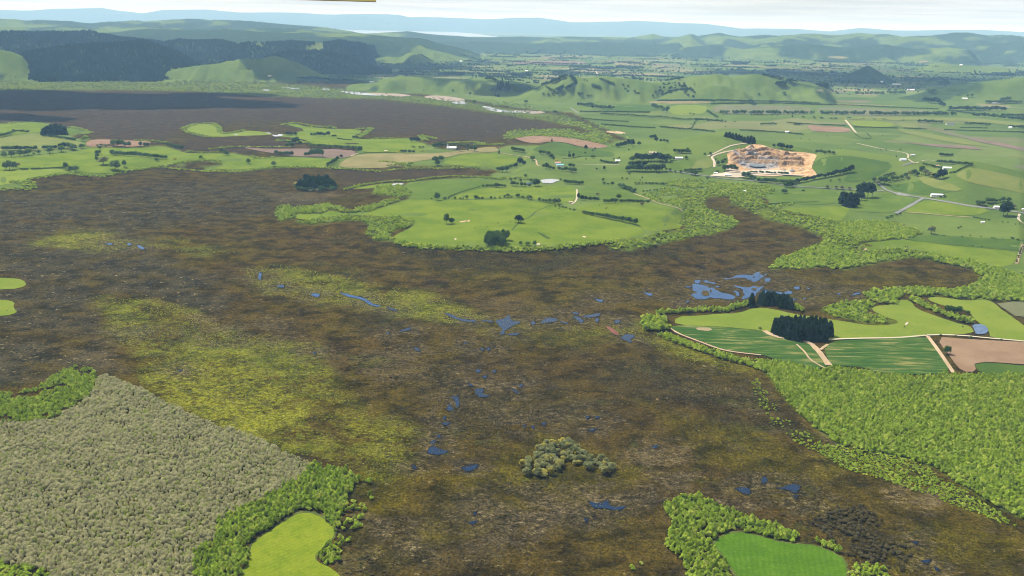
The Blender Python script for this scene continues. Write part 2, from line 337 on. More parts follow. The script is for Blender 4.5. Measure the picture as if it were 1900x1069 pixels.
DARKZ = [([(740,462),(880,468),(1000,480),(1100,478),(1000,510),(900,500),(800,490)], 0.8), ([(1100,470),(1250,455),(1330,440),(1300,465),(1180,480)], 0.7),
 ([(1500,965),(1546,938),(1605,938),(1643,973),(1674,1011),(1695,1038),(1674,1059),(1571,1031),(1536,1000)], 1.0), ([(660,440),(720,448),(760,462),(700,458)], 0.9),
 ([(330,455),(430,468),(450,480),(380,475)], 0.6), ([(700,580),(760,590),(740,610),(640,600)], 0.6), ([(900,520),(1080,530),(1000,545),(900,535)], 0.3)]
OLIVE = [([(660,860),(900,870),(1000,800),(1200,880),(1500,900),(1700,1000),(1500,960),(1250,880),(960,960),(720,1060),(640,1000)], 0.9),
 ([(780,470),(1000,500),(1150,530),(1000,580),(860,540)], 0.5), ([(1600,1000),(1750,950),(1900,1000),(1900,1069),(1650,1069)], 1.0), ([(1430,500),(1620,500),(1829,517),(1760,535),(1560,560),(1450,560)], 0.5),
 ([(1180,740),(1420,790),(1500,850),(1600,900),(1420,900),(1280,850)], 0.8)]
PURPLE = [([(-60,165),(400,172),(700,185),(860,205),(1010,228),(1060,240),(960,240),(900,262),(760,255),(660,240),(560,225),(380,228),(280,265),(200,262),(130,235),(-60,225)], 1.0),
 ([(300,270),(380,255),(500,255),(560,275),(440,285),(350,282)], 0.8), ([(620,313),(900,318),(830,326),(640,345)], 0.8), ([(-60,137),(120,140),(180,150),(-60,152)], 0.8)]
FARM_WOOD_SHADE = [([(1330,135),(1480,128),(1600,124),(1760,130),(1870,140),(1860,152),(1700,150),(1560,146),(1420,140)], 0.55), ([(600,98),(700,104),(760,118),(900,112),(960,116),(880,124),(760,130),(690,136),(600,134)], 0.8),  # first outline: cloud shade on the plain deepened with wood colour
 ([(740,62),(1270,68),(1270,92),(1000,92),(860,98),(760,96)], 0.6), ([(560,140),(640,138),(700,146),(660,156),(560,154)], 0.9)]

PX, PY = project(np.stack([GX, GY, GZ], -1))
W1 = fbm(GX / 90.0, GY / 90.0, 4); W2 = fbm(GX / 400.0 + 9, GY / 400.0, 4); W3 = fbm(GX / 30.0 + 3, GY / 30.0, 3)
def zsum(lst, soft, rag, w=W1):
    m = np.zeros_like(GX)
    for q in lst:
        p, a = q if isinstance(q, tuple) else (q, 1.0)
        m = np.maximum(m, a * mask(PX, PY, p, soft, rag, w))
    return m
w_pas = zsum(PAS, 3, 4, W3)
for q in SWAMPCUT: w_pas = w_pas * (1 - mask(PX, PY, q, 3, 4, W3))
w_scr = zsum(SCRUB, 4, 5, W3)
rid = np.array([r['name'] for r in RIDGES] + ['none'])[GI]
def isr(*n): return np.isin(rid, n)
hill = (GI >= 0)
greenh = isr('green_hill', 'left_green', 'green_spur', 'quarry_hill', 'pasture_hill')
woodh = isr('front_wood', 'mid_wood', 'left_hill', 'dark_spur', 'left_wood', 'dark_cone', 'right_wood', 'mid_range', 'mountain')
mixh = isr('left_far', 'right_range', 'right_foot')
w_for = np.where(woodh, 1.0, 0.0)
p1 = fbm(GX / 330.0 + 31, GY / 500.0, 4); p2 = fbm(GX / 700.0 + 3, GY / 900.0 + 8, 4)
w_for = np.where(mixh, sstep(0.43, 0.48, 0.4 * p2 + 0.6 * p1), w_for)
w_for = np.where(isr('mid_range', 'left_wood'), 1 - sstep(0.58, 0.62, p2), w_for)
w_for = np.where(isr('mid_wood') & (PY < 92) & (PX > 440) & (PX < 600), 1 - sstep(0.5, 0.55, p1), w_for)
far = RR > 8300
w_for = np.maximum(w_for, np.where(~hill, zsum(FARM_WOOD_SHADE, 6, 14, p1), 0))
w_for = np.where(greenh, sstep(0.63, 0.66, p1) * 0.9 * (RR > 4500), w_for)
w_clear = np.where(isr('front_wood', 'left_hill', 'mid_wood'), 0.45 * sstep(0.56, 0.66, fbm(GX / 160.0 + 60, GY / 260.0, 4)), 0.0)    # felled and thin patches among the pines
w_pas = np.where(hill, 1.0, w_pas); w_pas = np.where(RR > 7600, 1.0, w_pas)
w_scr = np.where(hill, 0.0, w_scr)
w_patch = np.where(~hill, (0.45 * sstep(2700, 3400, RR) * (PX > 1000) + 0.55 * sstep(5200, 6600, RR)) * w_pas, 0.0)
w_lime = zsum(LIME, 22, 42); w_yel = zsum(YELLOW, 20, 40); w_grey = zsum(GREYZ, 24, 40, W2); w_pale = zsum(PALEZ, 8, 16, W3)
w_dark = zsum(DARKZ, 14, 30); w_oli = zsum(OLIVE, 24, 40); w_pur = zsum(PURPLE, 12, 12)

def zp(lst, x0=1280.0, y0=500.0, k=11.875): return [(x0 + a / k, y0 + b / k) for a, b in lst]
LAGOONS = [zp(q) for q in (
 [(100,340),(230,360),(300,370),(380,400),(430,440),(480,410),(560,470),(640,510),(740,530),(830,550),(930,590),(910,650),(750,655),(620,630),(560,640),(420,610),(380,650),(220,650),(120,610),(60,550),(190,530),(200,500),(110,490),(100,420)],
 [(90,250),(240,240),(220,310),(150,320)], [(300,255),(390,250),(430,290),(560,290),(550,330),(440,310),(320,290)], [(550,380),(660,370),(650,400),(570,405)],
 [(800,200),(960,200),(1040,140),(1130,130),(1230,130),(1350,150),(1420,90),(1510,80),(1500,130),(1540,120),(1600,170),(1520,200),(1470,250),(1380,280),(1340,240),(1270,230),(1260,200),(1130,190),(1030,190),(900,215),(830,225)],
 [(1650,210),(1740,200),(1790,240),(1700,300),(1650,250)], [(1620,130),(1690,110),(1700,130),(1640,140)],
 [(1000,370),(1140,390),(1150,410),(1330,420),(1390,370),(1440,400),(1490,420),(1600,370),(1560,430),(1490,490),(1440,540),(1430,590),(1340,600),(1200,640),(1150,640),(1180,580),(1230,560),(1180,500),(1170,440),(1050,405)],
 [(940,490),(1060,500),(1090,560),(1070,600),(1020,580),(1030,540)], [(1590,460),(1700,470),(1800,490),(1900,520),(1900,545),(1800,540),(1790,590),(1730,560),(1600,560)])] + [
 [(1418,538),(1432,541),(1450,543),(1448,548),(1430,545)], [(1453,544),(1466,540),(1471,545),(1460,547)], [(1473,533),(1483,532),(1484,537),(1475,538)], [(1495,534),(1504,536),(1500,538)], [(1457,554),(1477,556),(1476,558),(1460,557)], [(1488,554),(1496,554),(1494,556)], [(1268,533),(1284,532),(1280,535)], [(1269,560),(1279,560),(1276,562)], [(1552,545),(1560,546),(1556,548)], [(1580,550),(1586,545),(1594,544),(1597,546),(1586,548)]]
LAGOONS += [[(630,544),(652,549),(670,552),(683,559),(692,565),(704,566),(700,569),(688,567),(678,561),(666,555),(648,552)], [(716,570),(729,573),(738,577),(732,578),(722,574)],
 [(827,581),(839,585),(852,591),(864,594),(880,594),(878,598),(860,597),(846,592),(834,587)], [(893,594),(904,596),(915,596),(912,599),(898,597)],
 [(921,598),(928,594),(936,594),(941,587),(947,589),(945,596),(967,599),(953,603),(943,609),(936,614),(938,619),(926,619),(935,611),(926,603)], [(940,621),(952,619),(967,619),(955,623)], [(1002,601),(1014,591),(1032,592),(1031,597),(1017,599)], [(985,598),(992,597),(992,603),(986,603)],
 [(1037,597),(1054,599),(1050,602)], [(1058,580),(1074,581),(1072,585)], [(1064,588),(1075,589),(1083,596),(1078,600),(1070,594)], [(1081,587),(1100,584),(1114,582),(1108,588),(1090,590)], [(1105,592),(1111,591),(1110,599),(1105,598)], [(1140,596),(1150,594),(1149,600),(1141,601)],
 [(1152,628),(1162,621),(1179,624),(1169,630),(1171,637),(1160,631)], [(1194,543),(1210,546),(1208,550),(1198,547)], [(1102,554),(1112,557),(1120,558),(1114,562)], [(740,617),(750,611),(763,608),(760,613),(748,616)], [(717,617),(723,617),(720,621)], [(769,645),(775,647),(781,652),(772,651)],
 [(860,635),(866,635),(863,639)], [(890,648),(898,646),(896,652)], [(902,646),(908,646),(909,651),(904,650)], [(883,687),(892,686),(890,692),(884,691)], [(912,688),(921,688),(918,693)], [(893,699),(904,698),(900,703)],
 [(882,724),(899,722),(894,733),(910,734),(896,738),(885,734)], [(838,738),(850,736),(852,752),(845,758),(846,746)], [(829,760),(834,751),(842,762),(832,763)], [(949,722),(957,725),(965,729),(958,731)], [(962,714),(971,715),(968,720)], [(868,712),(874,714),(878,718),(872,717)], [(822,774),(827,774),(825,782)], [(819,786),(836,783),(833,788),(825,790)],
 [(808,810),(817,808),(816,814)], [(797,822),(809,816),(805,825)], [(794,838),(803,829),(816,835),(831,838),(820,844),(799,843)], [(856,869),(870,866),(888,863),(880,871),(868,875)], [(1093,931),(1113,937),(1127,929),(1131,943),(1163,938),(1144,948),(1120,943),(1106,944)], [(1083,961),(1090,964),(1088,972)],
 [(764,864),(770,866),(771,871),(766,869)], [(968,791),(976,789),(973,794)], [(985,792),(991,791),(990,797)], [(1003,786),(1013,784),(1010,791)], [(1085,773),(1094,774),(1090,779)], [(1101,774),(1115,774),(1108,778)], [(1088,799),(1107,795),(1100,801)], [(877,953),(885,950),(881,957)], [(868,970),(886,967),(878,974)], [(1208,829),(1221,826),(1216,833)],
 [(1441,907),(1453,905),(1474,899),(1485,904),(1474,917),(1464,909)], [(1364,907),(1388,906),(1391,917),(1381,917)], [(1412,890),(1420,885),(1423,895),(1414,897)], [(1691,1006),(1704,1006),(1700,1011)], [(1709,1042),(1727,1039),(1720,1047)], [(1734,1053),(1743,1058),(1738,1061)], [(1470,921),(1481,920),(1478,925)],
 [(480,507),(486,508),(484,520),(480,519)], [(512,532),(528,529),(524,535)], [(576,548),(585,545),(594,548),(588,552)], [(254,455),(259,456),(266,460),(269,463),(260,463)], [(192,452),(209,452),(206,456)], [(235,452),(245,453),(240,457)], [(330,688),(338,686),(335,690)], [(581,655),(586,654),(585,658)]]
w_bad = np.zeros_like(GX)
near_ = (RR < 2300)
for q in LAGOONS:
    c_ = np.mean(q, 0); n_ = np.hypot((PX[near_] - c_[0]) / 46.0, (PY[near_] - c_[1]) / 17.0)
    w_bad[near_] = np.maximum(w_bad[near_], np.clip(1.35 - n_, 0, 1) * 0.9)
for q_ in ([(640,960),(760,950),(800,990),(900,960),(1010,990),(900,1020),(740,1030)], [(860,900),(1080,895),(1290,880),(1240,930),(1000,985),(840,975)], [(900,760),(1110,740),(1140,800),(940,810)], [(1300,890),(1500,880),(1640,950),(1560,960),(1330,960)], [(180,600),(420,610),(470,560),(600,640),(500,640),(200,640)]):
    w_bad = np.maximum(w_bad, 0.7 * mask(PX, PY, q_, 26, 44, W1))
V = np.stack([GX, GY, GZ], -1).reshape(-1, 3)
ii = (np.arange(ND - 1)[:, None] * NTH + np.arange(NTH - 1)).ravel()
quads = np.stack([ii, ii + 1, ii + NTH + 1, ii + NTH], -1)

def ground_material():
    t = NT('ground'); P = t.pos()
    n300 = t.noise(P, 260, 5, 0.6); n60 = t.noise(t.map(P, (1, 1, 1), 0.4), 48, 5, 0.62, 0.6); n15 = t.noise(P, 12, 4, 0.65, 0.4); n4 = t.noise(P, 3.6, 3, 0.7); n2 = t.noise(P, 1.7, 2, 0.7)
    st = t.noise(t.map(P, (1, 1.6, 1), 0.7), 34, 5, 0.7, 1.6)
    # sedge and rush swamp
    nA = t.noise(P, 34, 10, 0.70, 0.3); nB = t.noise(t.map(P, (1, 1, 1), 1.1), 6.5, 5, 0.72); nC = t.noise(t.map(P, (1, 1.25, 1), 0.9), 8.5, 5, 0.74, 0.5); n120 = t.noise(t.map(P, (1, 1, 1), 2.0), 110, 6, 0.66, 0.8)
    brown = t.mix(t.ramp(nA, 0.36, 0.64), (0.014, 0.010, 0.004), (0.060, 0.041, 0.013))
    olive = t.mix(t.ramp(nA, 0.36, 0.64), (0.022, 0.020, 0.002), (0.076, 0.064, 0.005))
    green = t.mix(t.ramp(nB, 0.36, 0.64), (0.028, 0.036, 0.008), (0.060, 0.074, 0.014))
    c = t.mix(t.ramp(n300, 0.38, 0.62), brown, t.mix(0.38, brown, olive))
    c = t.mix(t.math('MULTIPLY', t.attr('oli'), t.ramp(n120, 0.34, 0.56, 0.30, 0.95)), c, olive)
    c = t.mix(t.ramp(t.math('ADD', t.math('MULTIPLY', n120, 0.7), t.math('MULTIPLY', n15, 0.3)), 0.545, 0.64, 0.0, 0.5), c, green)
    greyc = t.mix(t.ramp(nA, 0.36, 0.64), (0.016, 0.015, 0.011), (0.050, 0.043, 0.033))
    c = t.mix(t.math('MULTIPLY', t.attr('grey'), t.ramp(t.math('ADD', t.math('MULTIPLY', n60, 0.5), t.math('MULTIPLY', n120, 0.5)), 0.38, 0.56, 0.15, 0.95)), c, greyc)
    purp = t.mix(t.ramp(nA, 0.36, 0.64), (0.026, 0.017, 0.014), (0.056, 0.038, 0.026))
    purp = t.mix(t.ramp(n120, 0.42, 0.60, 0.0, 0.7), purp, t.mix(t.ramp(n60, 0.4, 0.6), (0.024, 0.018, 0.019), (0.040, 0.030, 0.028)))
    c = t.mix(t.math('MULTIPLY', t.attr('pur'), 0.9), c, purp)
    lime = t.mix(t.ramp(nA, 0.36, 0.64), (0.040, 0.050, 0.008), (0.125, 0.138, 0.018))
    c = t.mix(t.math('MULTIPLY', t.attr('lime'), t.ramp(t.math('ADD', t.math('MULTIPLY', nB, 0.45), t.math('ADD', t.math('MULTIPLY', n60, 0.25), t.math('MULTIPLY', n120, 0.3))), 0.45, 0.53, 0.06, 0.95)), c, lime)
    yel = t.mix(t.ramp(nB, 0.36, 0.64), (0.082, 0.094, 0.012), (0.175, 0.174, 0.021))
    c = t.mix(t.math('MULTIPLY', t.attr('yel'), t.ramp(t.math('ADD', t.math('MULTIPLY', nC, 0.65), t.math('MULTIPLY', n60, 0.35)), 0.455, 0.53, 0.03, 0.82)), c, yel)
    c = t.mix(t.math('MULTIPLY', t.attr('pale'), t.ramp(t.math('ADD', t.math('MULTIPLY', st, 0.6), t.math('MULTIPLY', nC, 0.4)), 0.42, 0.58, 0.03, 0.75)), c, t.mix(t.ramp(nB, .4, .6), (0.070, 0.055, 0.044), (0.150, 0.118, 0.085)))
    # dead reed streaks, wet dark seams and pits
    dry = t.math('SUBTRACT', 1.0, t.math('MULTIPLY', t.attr('pur'), 0.8))
    dull = t.math('MULTIPLY', t.ramp(st, 0.52, 0.64), t.ramp(n120, 0.40, 0.55))
    c = t.mix(t.math('MULTIPLY', dull, 0.45), c, (0.062, 0.050, 0.040))
    sk = t.math('MULTIPLY', t.ramp(nC, 0.585, 0.66), t.ramp(n60, 0.40, 0.58))
    c = t.mix(t.math('MULTIPLY', t.math('MULTIPLY', sk, dry), t.math('ADD', 0.36, t.math('MULTIPLY', t.attr('grey'), 0.55))), c, (0.25, 0.21, 0.155))
    seam = t.math('MULTIPLY', t.ramp(t.math('ABSOLUTE', t.math('SUBTRACT', t.noise(t.map(P, (1, 1.3, 1), 0.5), 46, 6, 0.62, 1.4), 0.5)), 0.0, 0.022, 1.0, 0.0), t.ramp(n120, 0.47, 0.58))
    c = t.mix(t.math('MULTIPLY', seam, 0.9), c, (0.009, 0.008, 0.008))
    badm = t.math('MULTIPLY', t.attr('bad'), t.ramp(t.math('ADD', t.math('MULTIPLY', st, 0.5), t.math('MULTIPLY', n60, 0.5)), 0.40, 0.56))
    c = t.mix(t.math('MULTIPLY', badm, 0.85), c, t.mix(t.ramp(nC, 0.38, 0.66), (0.016, 0.014, 0.012), (0.140, 0.112, 0.086)))
    seam2 = t.ramp(t.math('ABSOLUTE', t.math('SUBTRACT', t.noise(t.map(P, (1, 1.5, 1), 0.3), 24, 5, 0.62, 1.6), 0.5)), 0.0, 0.040, 1.0, 0.0)
    c = t.mix(t.math('MULTIPLY', t.math('MULTIPLY', seam2, badm), 0.95), c, (0.005, 0.005, 0.006))
    c = t.mix(t.math('MULTIPLY', t.ramp(nB, 0.595, 0.66), t.ramp(n60, 0.42, 0.6, 0.25, 0.95)), c, (0.008, 0.008, 0.006))
    c = t.mix(t.math('MULTIPLY', t.attr('dark'), t.ramp(n15, 0.36, 0.6, 0.2, 0.9)), c, (0.017, 0.015, 0.011))
    g = t.math('MULTIPLY', t.ramp(n4, 0.30, 0.70, 0.55, 1.48), t.ramp(n2, 0.30, 0.70, 0.65, 1.4))
    c = t.mul(c, t.grey(g))
    # under the willows
    c = t.mix(t.math('MULTIPLY', t.attr('scr'), t.ramp(n15, 0.3, 0.6, 0.55, 1.0)), c, t.mix(t.ramp(n15, 0.35, 0.65), (0.055, 0.082, 0.014), (0.105, 0.145, 0.026)))
    # pasture
    pas = t.mix(t.ramp(n300, 0.35, 0.65), (0.056, 0.090, 0.018), (0.084, 0.120, 0.024))
    pas = t.mix(t.ramp(n60, 0.52, 0.72, 0, 0.5), pas, (0.100, 0.120, 0.034))
    pas = t.mul(pas, t.grey(t.ramp(n4, 0.2, 0.8, 0.86, 1.14)))
    # far fields
    vo = t.n('ShaderNodeTexVoronoi', feature='F1', distance='CHEBYCHEV'); t.l(t.map(P, (1 / 420.0, 1 / 260.0, 0.0), 0.35), vo.inputs['Vector']); vo.inputs['Scale'].default_value = 1.0
    rp = t.n('ShaderNodeValToRGB'); sp = t.n('ShaderNodeSeparateColor'); t.l(vo.outputs['Color'], sp.inputs[0]); t.l(sp.outputs[0], rp.inputs[0])
    e = rp.color_ramp; e.interpolation = 'CONSTANT'
    cols = [(0, (0.050, 0.084, 0.020)), (0.22, (0.085, 0.115, 0.030)), (0.42, (0.060, 0.098, 0.022)), (0.60, (0.105, 0.125, 0.042)), (0.72, (0.042, 0.070, 0.018)), (0.84, (0.165, 0.140, 0.080)), (0.92, (0.125, 0.095, 0.070))]
    e.elements[0].color = (*cols[0][1], 1); e.elements[1].position = cols[1][0]; e.elements[1].color = (*cols[1][1], 1)
    for p_, k_ in cols[2:]:
        q = e.elements.new(p_); q.color = (*k_, 1)
    pas = t.mix(t.math('MULTIPLY', t.attr('patch'), 0.85), pas, rp.outputs[0])
    c = t.mul(c, (0.79, 0.77, 0.50))
    c = t.mix(t.attr('pas'), c, t.mul(pas, (0.95, 0.92, 0.92)))
    wood = t.mix(t.ramp(n60, 0.35, 0.65), (0.012, 0.024, 0.010), (0.026, 0.043, 0.017))
    wood = t.mul(wood, t.grey(t.ramp(t.noise(P, 14, 2, 0.6), 0.3, 0.7, 0.6, 1.4)))
    c = t.mix(t.attr('wood'), c, wood)
    c = t.mix(t.math('MULTIPLY', t.attr('clear'), t.ramp(t.noise(P, 22, 3), 0.42, 0.56)), c, (0.062, 0.062, 0.034))
    hgt = t.math('ADD', t.math('MULTIPLY', n4, 1.0), t.math('ADD', t.math('MULTIPLY', n2, 0.5), t.math('MULTIPLY', n15, 1.6)))
    swampy = t.math('SUBTRACT', 1.0, t.math('MULTIPLY', t.attr('pas'), 0.85))
    b = t.n('ShaderNodeBump'); t.l(hgt, b.inputs['Height']); t.l(t.math('MULTIPLY', swampy, 0.75), b.inputs['Strength']); b.inputs['Distance'].default_value = 1.2
    m = t.out(c, 1.0, 0.0); bs = [q for q in t.t.nodes if q.type == 'BSDF_PRINCIPLED'][0]; t.l(b.outputs[0], bs.inputs['Normal'])
    return m
M_GROUND = ground_material()
gme = mesh_np('ground', V, quads, M_GROUND, smooth=True)
for nm, w in (('pas', w_pas), ('scr', w_scr), ('wood', w_for), ('clear', w_clear), ('patch', w_patch), ('lime', w_lime), ('yel', w_yel), ('grey', w_grey), ('pale', w_pale), ('dark', w_dark), ('oli', w_oli), ('pur', w_pur), ('bad', w_bad)):
    fattr(gme, nm, w)
tag(obj('ground', gme), kind='structure')

# ------------------------------------------------------------------ sheets lying on the ground: paddocks, crops, ponds, tracks
def chaikin(p, k=2):
    p = np.asarray(p, float)
    for _ in range(k):
        q = np.roll(p, -1, 0); p = np.stack([0.75 * p + 0.25 * q, 0.25 * p + 0.75 * q], 1).reshape(-1, 2)
    return p
def densify(p, step, closed=True):
    p = np.asarray(p, float); out = []
    n = len(p)
    for i in range(n if closed else n - 1):
        a, b = p[i], p[(i + 1) % n]; k = max(1, int(np.hypot(b[0] - a[0], (b[1] - a[1]) * 2) / step))
        out += [a + (b - a) * j / k for j in range(k)]
    if not closed: out.append(p[-1])
    return np.array(out)
def sheet(name, poly, mat, off=0.35, rag=1.0, grid=(14, 7), smooth=1, label=None):
    p = chaikin(poly, smooth) if smooth else np.asarray(poly, float)
    p = densify(p, 5.0 if np.ptp(p[:, 0]) > 60 else 2.0)
    if rag:
        wl = float(np.clip((p[:, 0].max() - p[:, 0].min()) / 5.0, 2.2, 9.0))
        nx = fbm(p[:, 0] / wl, p[:, 1] / (wl * .45) + 7, 2) - 0.5; ny = fbm(p[:, 0] / wl + 50, p[:, 1] / (wl * .45), 2) - 0.5
        p = p + np.stack([nx * 2 * rag, ny * rag], -1)
    x0, y0 = p.min(0); x1, y1 = p.max(0)
    gx, gy = np.meshgrid(np.arange(x0, x1, grid[0]), np.arange(y0, y1, grid[1]))
    g = np.stack([gx.ravel() + RNG.uniform(-1, 1, gx.size), gy.ravel()], -1)
    if len(g):
        sd = sdist(g[:, 0], g[:, 1], p, 2.0); g = g[sd > 4]
    A = np.concatenate([p, g]) if len(g) else p
    n = len(p)
    r = delaunay_2d_cdt([Vector((a[0], a[1] * 2)) for a in A], [], [list(range(n))], 1, 1e-4)
    if len(r[0]) < 3: return None
    q = np.array([[v[0], v[1] / 2] for v in r[0]])
    P = at(q[:, 0], q[:, 1]); D = np.hypot(P[:, 0], P[:, 1])
    P[:, 2] += off + D * 1.2e-4
    tri = np.array([f for f in r[2] if len(f) == 3], int)
    if not len(tri): return None
    a, b, c = P[tri[:, 0]], P[tri[:, 1]], P[tri[:, 2]]
    up = np.cross(b - a, c - a)[:, 2] < 0
    tri[up] = tri[up][:, ::-1]
    me = mesh_np(name, P, tri, mat, smooth=True)
    return tag(obj(name, me), label, kind='structure')
def ribbon(name, pts, width, mat, off=0.7, smooth=1, wob_m=0.0):
    p = np.asarray(pts, float)
    for _ in range(smooth):
        q = np.stack([0.75 * p[:-1] + 0.25 * p[1:], 0.25 * p[:-1] + 0.75 * p[1:]], 1).reshape(-1, 2)
        p = np.concatenate([p[:1], q, p[-1:]])
    p = densify(p, 6, False)
    P = at(p[:, 0], p[:, 1]); T = np.gradient(P[:, :2], axis=0); T /= np.linalg.norm(T, axis=1)[:, None] + 1e-9
    N = np.stack([-T[:, 1], T[:, 0]], -1)
    w = width * 0.5 * (1 + 0.5 * wob_m * (RNG.random(len(P)) - 0.5))
    R = []
    for s in (-1, 0, 1):
        xy = P[:, :2] + N * (w * s)[:, None]
        R.append(np.stack([xy[:, 0], xy[:, 1], tz(xy[:, 0], xy[:, 1]) + off + np.hypot(P[:, 0], P[:, 1]) * 1.2e-4], -1))
    V = np.concatenate(R); n = len(P); i = np.arange(n - 1)
    f = np.concatenate([np.stack([i, i + 1, i + 1 + n, i + n], -1), np.stack([i + n, i + 1 + n, i + 1 + 2 * n, i + 2 * n], -1)])
    a, b, c = V[f[:, 0]], V[f[:, 1]], V[f[:, 2]]
    up = np.cross(b - a, c - a)[:, 2] < 0; f[up] = f[up][:, ::-1]
    return tag(obj(name, mesh_np(name, V, f, mat, smooth=True)), kind='structure')

def grass_mat(name, a, b, dry=(0.15, 0.17, 0.04), dryamt=0.35, mow=None, mowamt=0.12, big=70.0):
    t = NT(name); P = t.pos()
    n1 = t.noise(P, big, 4, 0.6, 0.4); n2 = t.noise(P, big / 6, 4, 0.6); n3 = t.noise(P, 2.2, 3, 0.7)
    c = t.mix(t.ramp(n1, 0.34, 0.66), a, b)
    c = t.mix(t.ramp(n2, 0.52, 0.75, 0, dryamt), c, dry)
    g = t.ramp(n3, 0.2, 0.8, 0.86, 1.14)
    if mow is not None:
        w = t.n('ShaderNodeTexWave', wave_type='BANDS'); t.l(t.map(P, (1, 1, 1), mow[0]), w.inputs['Vector']); w.inputs['Scale'].default_value = 1.0 / mow[1]
        w.inputs['Distortion'].default_value = 5.0; w.inputs['Detail'].default_value = 2; w.inputs['Detail Scale'].default_value = 0.35
        g = t.math('MULTIPLY', g, t.ramp(w.outputs['Fac'], 0, 1, 1 - mowamt, 1 + mowamt))
    return t.out(t.mul(c, t.grey(t.math('MULTIPLY', g, 0.80))), 1.0, 0.0, n3, 0.35, 0.3)
def soil_mat(name, a, b, rot=0.0, row=9.0, rowamt=0.14):
    t = NT(name); P = t.pos()
    n1 = t.noise(P, 60, 4, 0.6); n3 = t.noise(P, 2.0, 3, 0.7)
    w = t.n('ShaderNodeTexWave', wave_type='BANDS'); t.l(t.map(P, (1, 1, 1), rot), w.inputs['Vector']); w.inputs['Scale'].default_value = 1.0 / row
    w.inputs['Distortion'].default_value = 1.5; w.inputs['Detail'].default_value = 2
    c = t.mix(t.ramp(n1, 0.35, 0.65), a, b)
    return t.out(t.mul(c, t.grey(t.math('MULTIPLY', t.ramp(w.outputs['Fac'], 0, 1, 1 - rowamt, 1 + rowamt), t.ramp(n3, 0.2, 0.8, 0.70, 0.90)))), 1.0, 0.0, n3, 0.4, 0.2)
def water_mat(name, col, rough=0.06):
    t = NT(name); P = t.pos()
    return t.out(t.mix(t.ramp(t.noise(P, 9, 3), 0.4, 0.6), col, tuple(c * 0.75 for c in col)), rough, 0.16, t.noise(P, 1.1, 2), 0.06, 0.12)
G_BRIGHT = grass_mat('bright_pasture', (0.110, 0.152, 0.019), (0.136, 0.172, 0.023), (0.165, 0.175, 0.034), 0.4)
G_ISLAND = grass_mat('island_pasture', (0.080, 0.124, 0.012), (0.118, 0.157, 0.017), (0.140, 0.158, 0.028), 0.45)
G_DEEP = grass_mat('deep_pasture', (0.042, 0.078, 0.014), (0.060, 0.098, 0.017), (0.075, 0.105, 0.024), 0.35)
G_MID = grass_mat('mid_pasture', (0.062, 0.102, 0.016), (0.084, 0.124, 0.020), (0.105, 0.128, 0.032), 0.4)
G_DRY = grass_mat('dry_pasture', (0.105, 0.132, 0.030), (0.135, 0.150, 0.040), (0.17, 0.155, 0.058), 0.5)
G_TAN = grass_mat('tan_stubble', (0.145, 0.135, 0.052), (0.195, 0.165, 0.075), (0.22, 0.18, 0.10), 0.4)
G_PALE = grass_mat('grey_green_field', (0.100, 0.110, 0.055), (0.125, 0.125, 0.065), (0.14, 0.13, 0.08), 0.4)
G_LIME = grass_mat('lime_meadow', (0.105, 0.148, 0.010), (0.145, 0.178, 0.013), (0.19, 0.195, 0.024), 0.65, (0.75, 14.0), 0.04, 20)
G_VIVID = grass_mat('vivid_meadow', (0.046, 0.104, 0.007), (0.062, 0.126, 0.009), (0.11, 0.165, 0.032), 0.55, (0.2, 14.0), 0.05, 18)
def wheat():
    t = NT('wheat_crop'); P = t.pos()
    n1 = t.noise(t.map(P, (0.16, 1, 1), -0.05), 9, 4, 0.65, 0.5); n2 = t.noise(P, 40, 3); n3 = t.noise(P, 1.6, 2, 0.7)
    c = t.mix(t.ramp(n1, 0.35, 0.6), (0.020, 0.050, 0.010), (0.040, 0.074, 0.014))
    f = t.math('MULTIPLY', t.ramp(n1, 0.49, 0.66), t.ramp(n2, 0.38, 0.60))
    c = t.mix(t.math('MULTIPLY', f, 0.8), c, (0.17, 0.145, 0.055))
    return t.out(t.mul(c, t.grey(t.ramp(n3, 0.2, 0.8, 0.85, 1.15))), 1.0, 0.0, n3, 0.3, 0.3)
M_WHEAT = wheat()
M_SOIL = soil_mat('ploughed_soil', (0.175, 0.115, 0.070), (0.215, 0.145, 0.090), 0.12, 11.0, 0.06)
M_SOILR = soil_mat('red_brown_soil', (0.165, 0.105, 0.068), (0.215, 0.140, 0.092), 0.6, 14.0, 0.08)
M_SOILG = soil_mat('mauve_soil', (0.125, 0.095, 0.072), (0.165, 0.115, 0.088), 0.6, 14.0, 0.06)
M_DIRT = soil_mat('bare_earth', (0.30, 0.225, 0.135), (0.40, 0.30, 0.19), 0.3, 5.0, 0.06)
M_SCAR = soil_mat('dry_scar', (0.20, 0.165, 0.085), (0.29, 0.235, 0.145), 0.0, 4.0, 0.2)
M_CHALK = soil_mat('pale_clay', (0.36, 0.30, 0.22), (0.44, 0.37, 0.28), 0.3, 5.0, 0.05)
M_ROAD = soil_mat('worn_seal', (0.14, 0.14, 0.138), (0.19, 0.188, 0.182), 0.3, 3.0, 0.03)
M_TRACK = soil_mat('gravel_track', (0.36, 0.32, 0.22), (0.42, 0.37, 0.26), 0.3, 3.0, 0.05)
M_MUD = soil_mat('drying_mud', (0.23, 0.19, 0.145), (0.28, 0.23, 0.18), 0.3, 20.0, 0.05)
M_WATER = water_mat('bog_water', (0.0008, 0.011, 0.034))
M_LAGOON = water_mat('lagoon_water', (0.001, 0.034, 0.105))  # bluer than bog water: reflected sky put into the base colour
M_POND = water_mat('farm_pond_water', (0.05, 0.085, 0.145))
M_PALEWATER = water_mat('pale_water', (0.30, 0.30, 0.29), 0.2)  # pale grey base colour
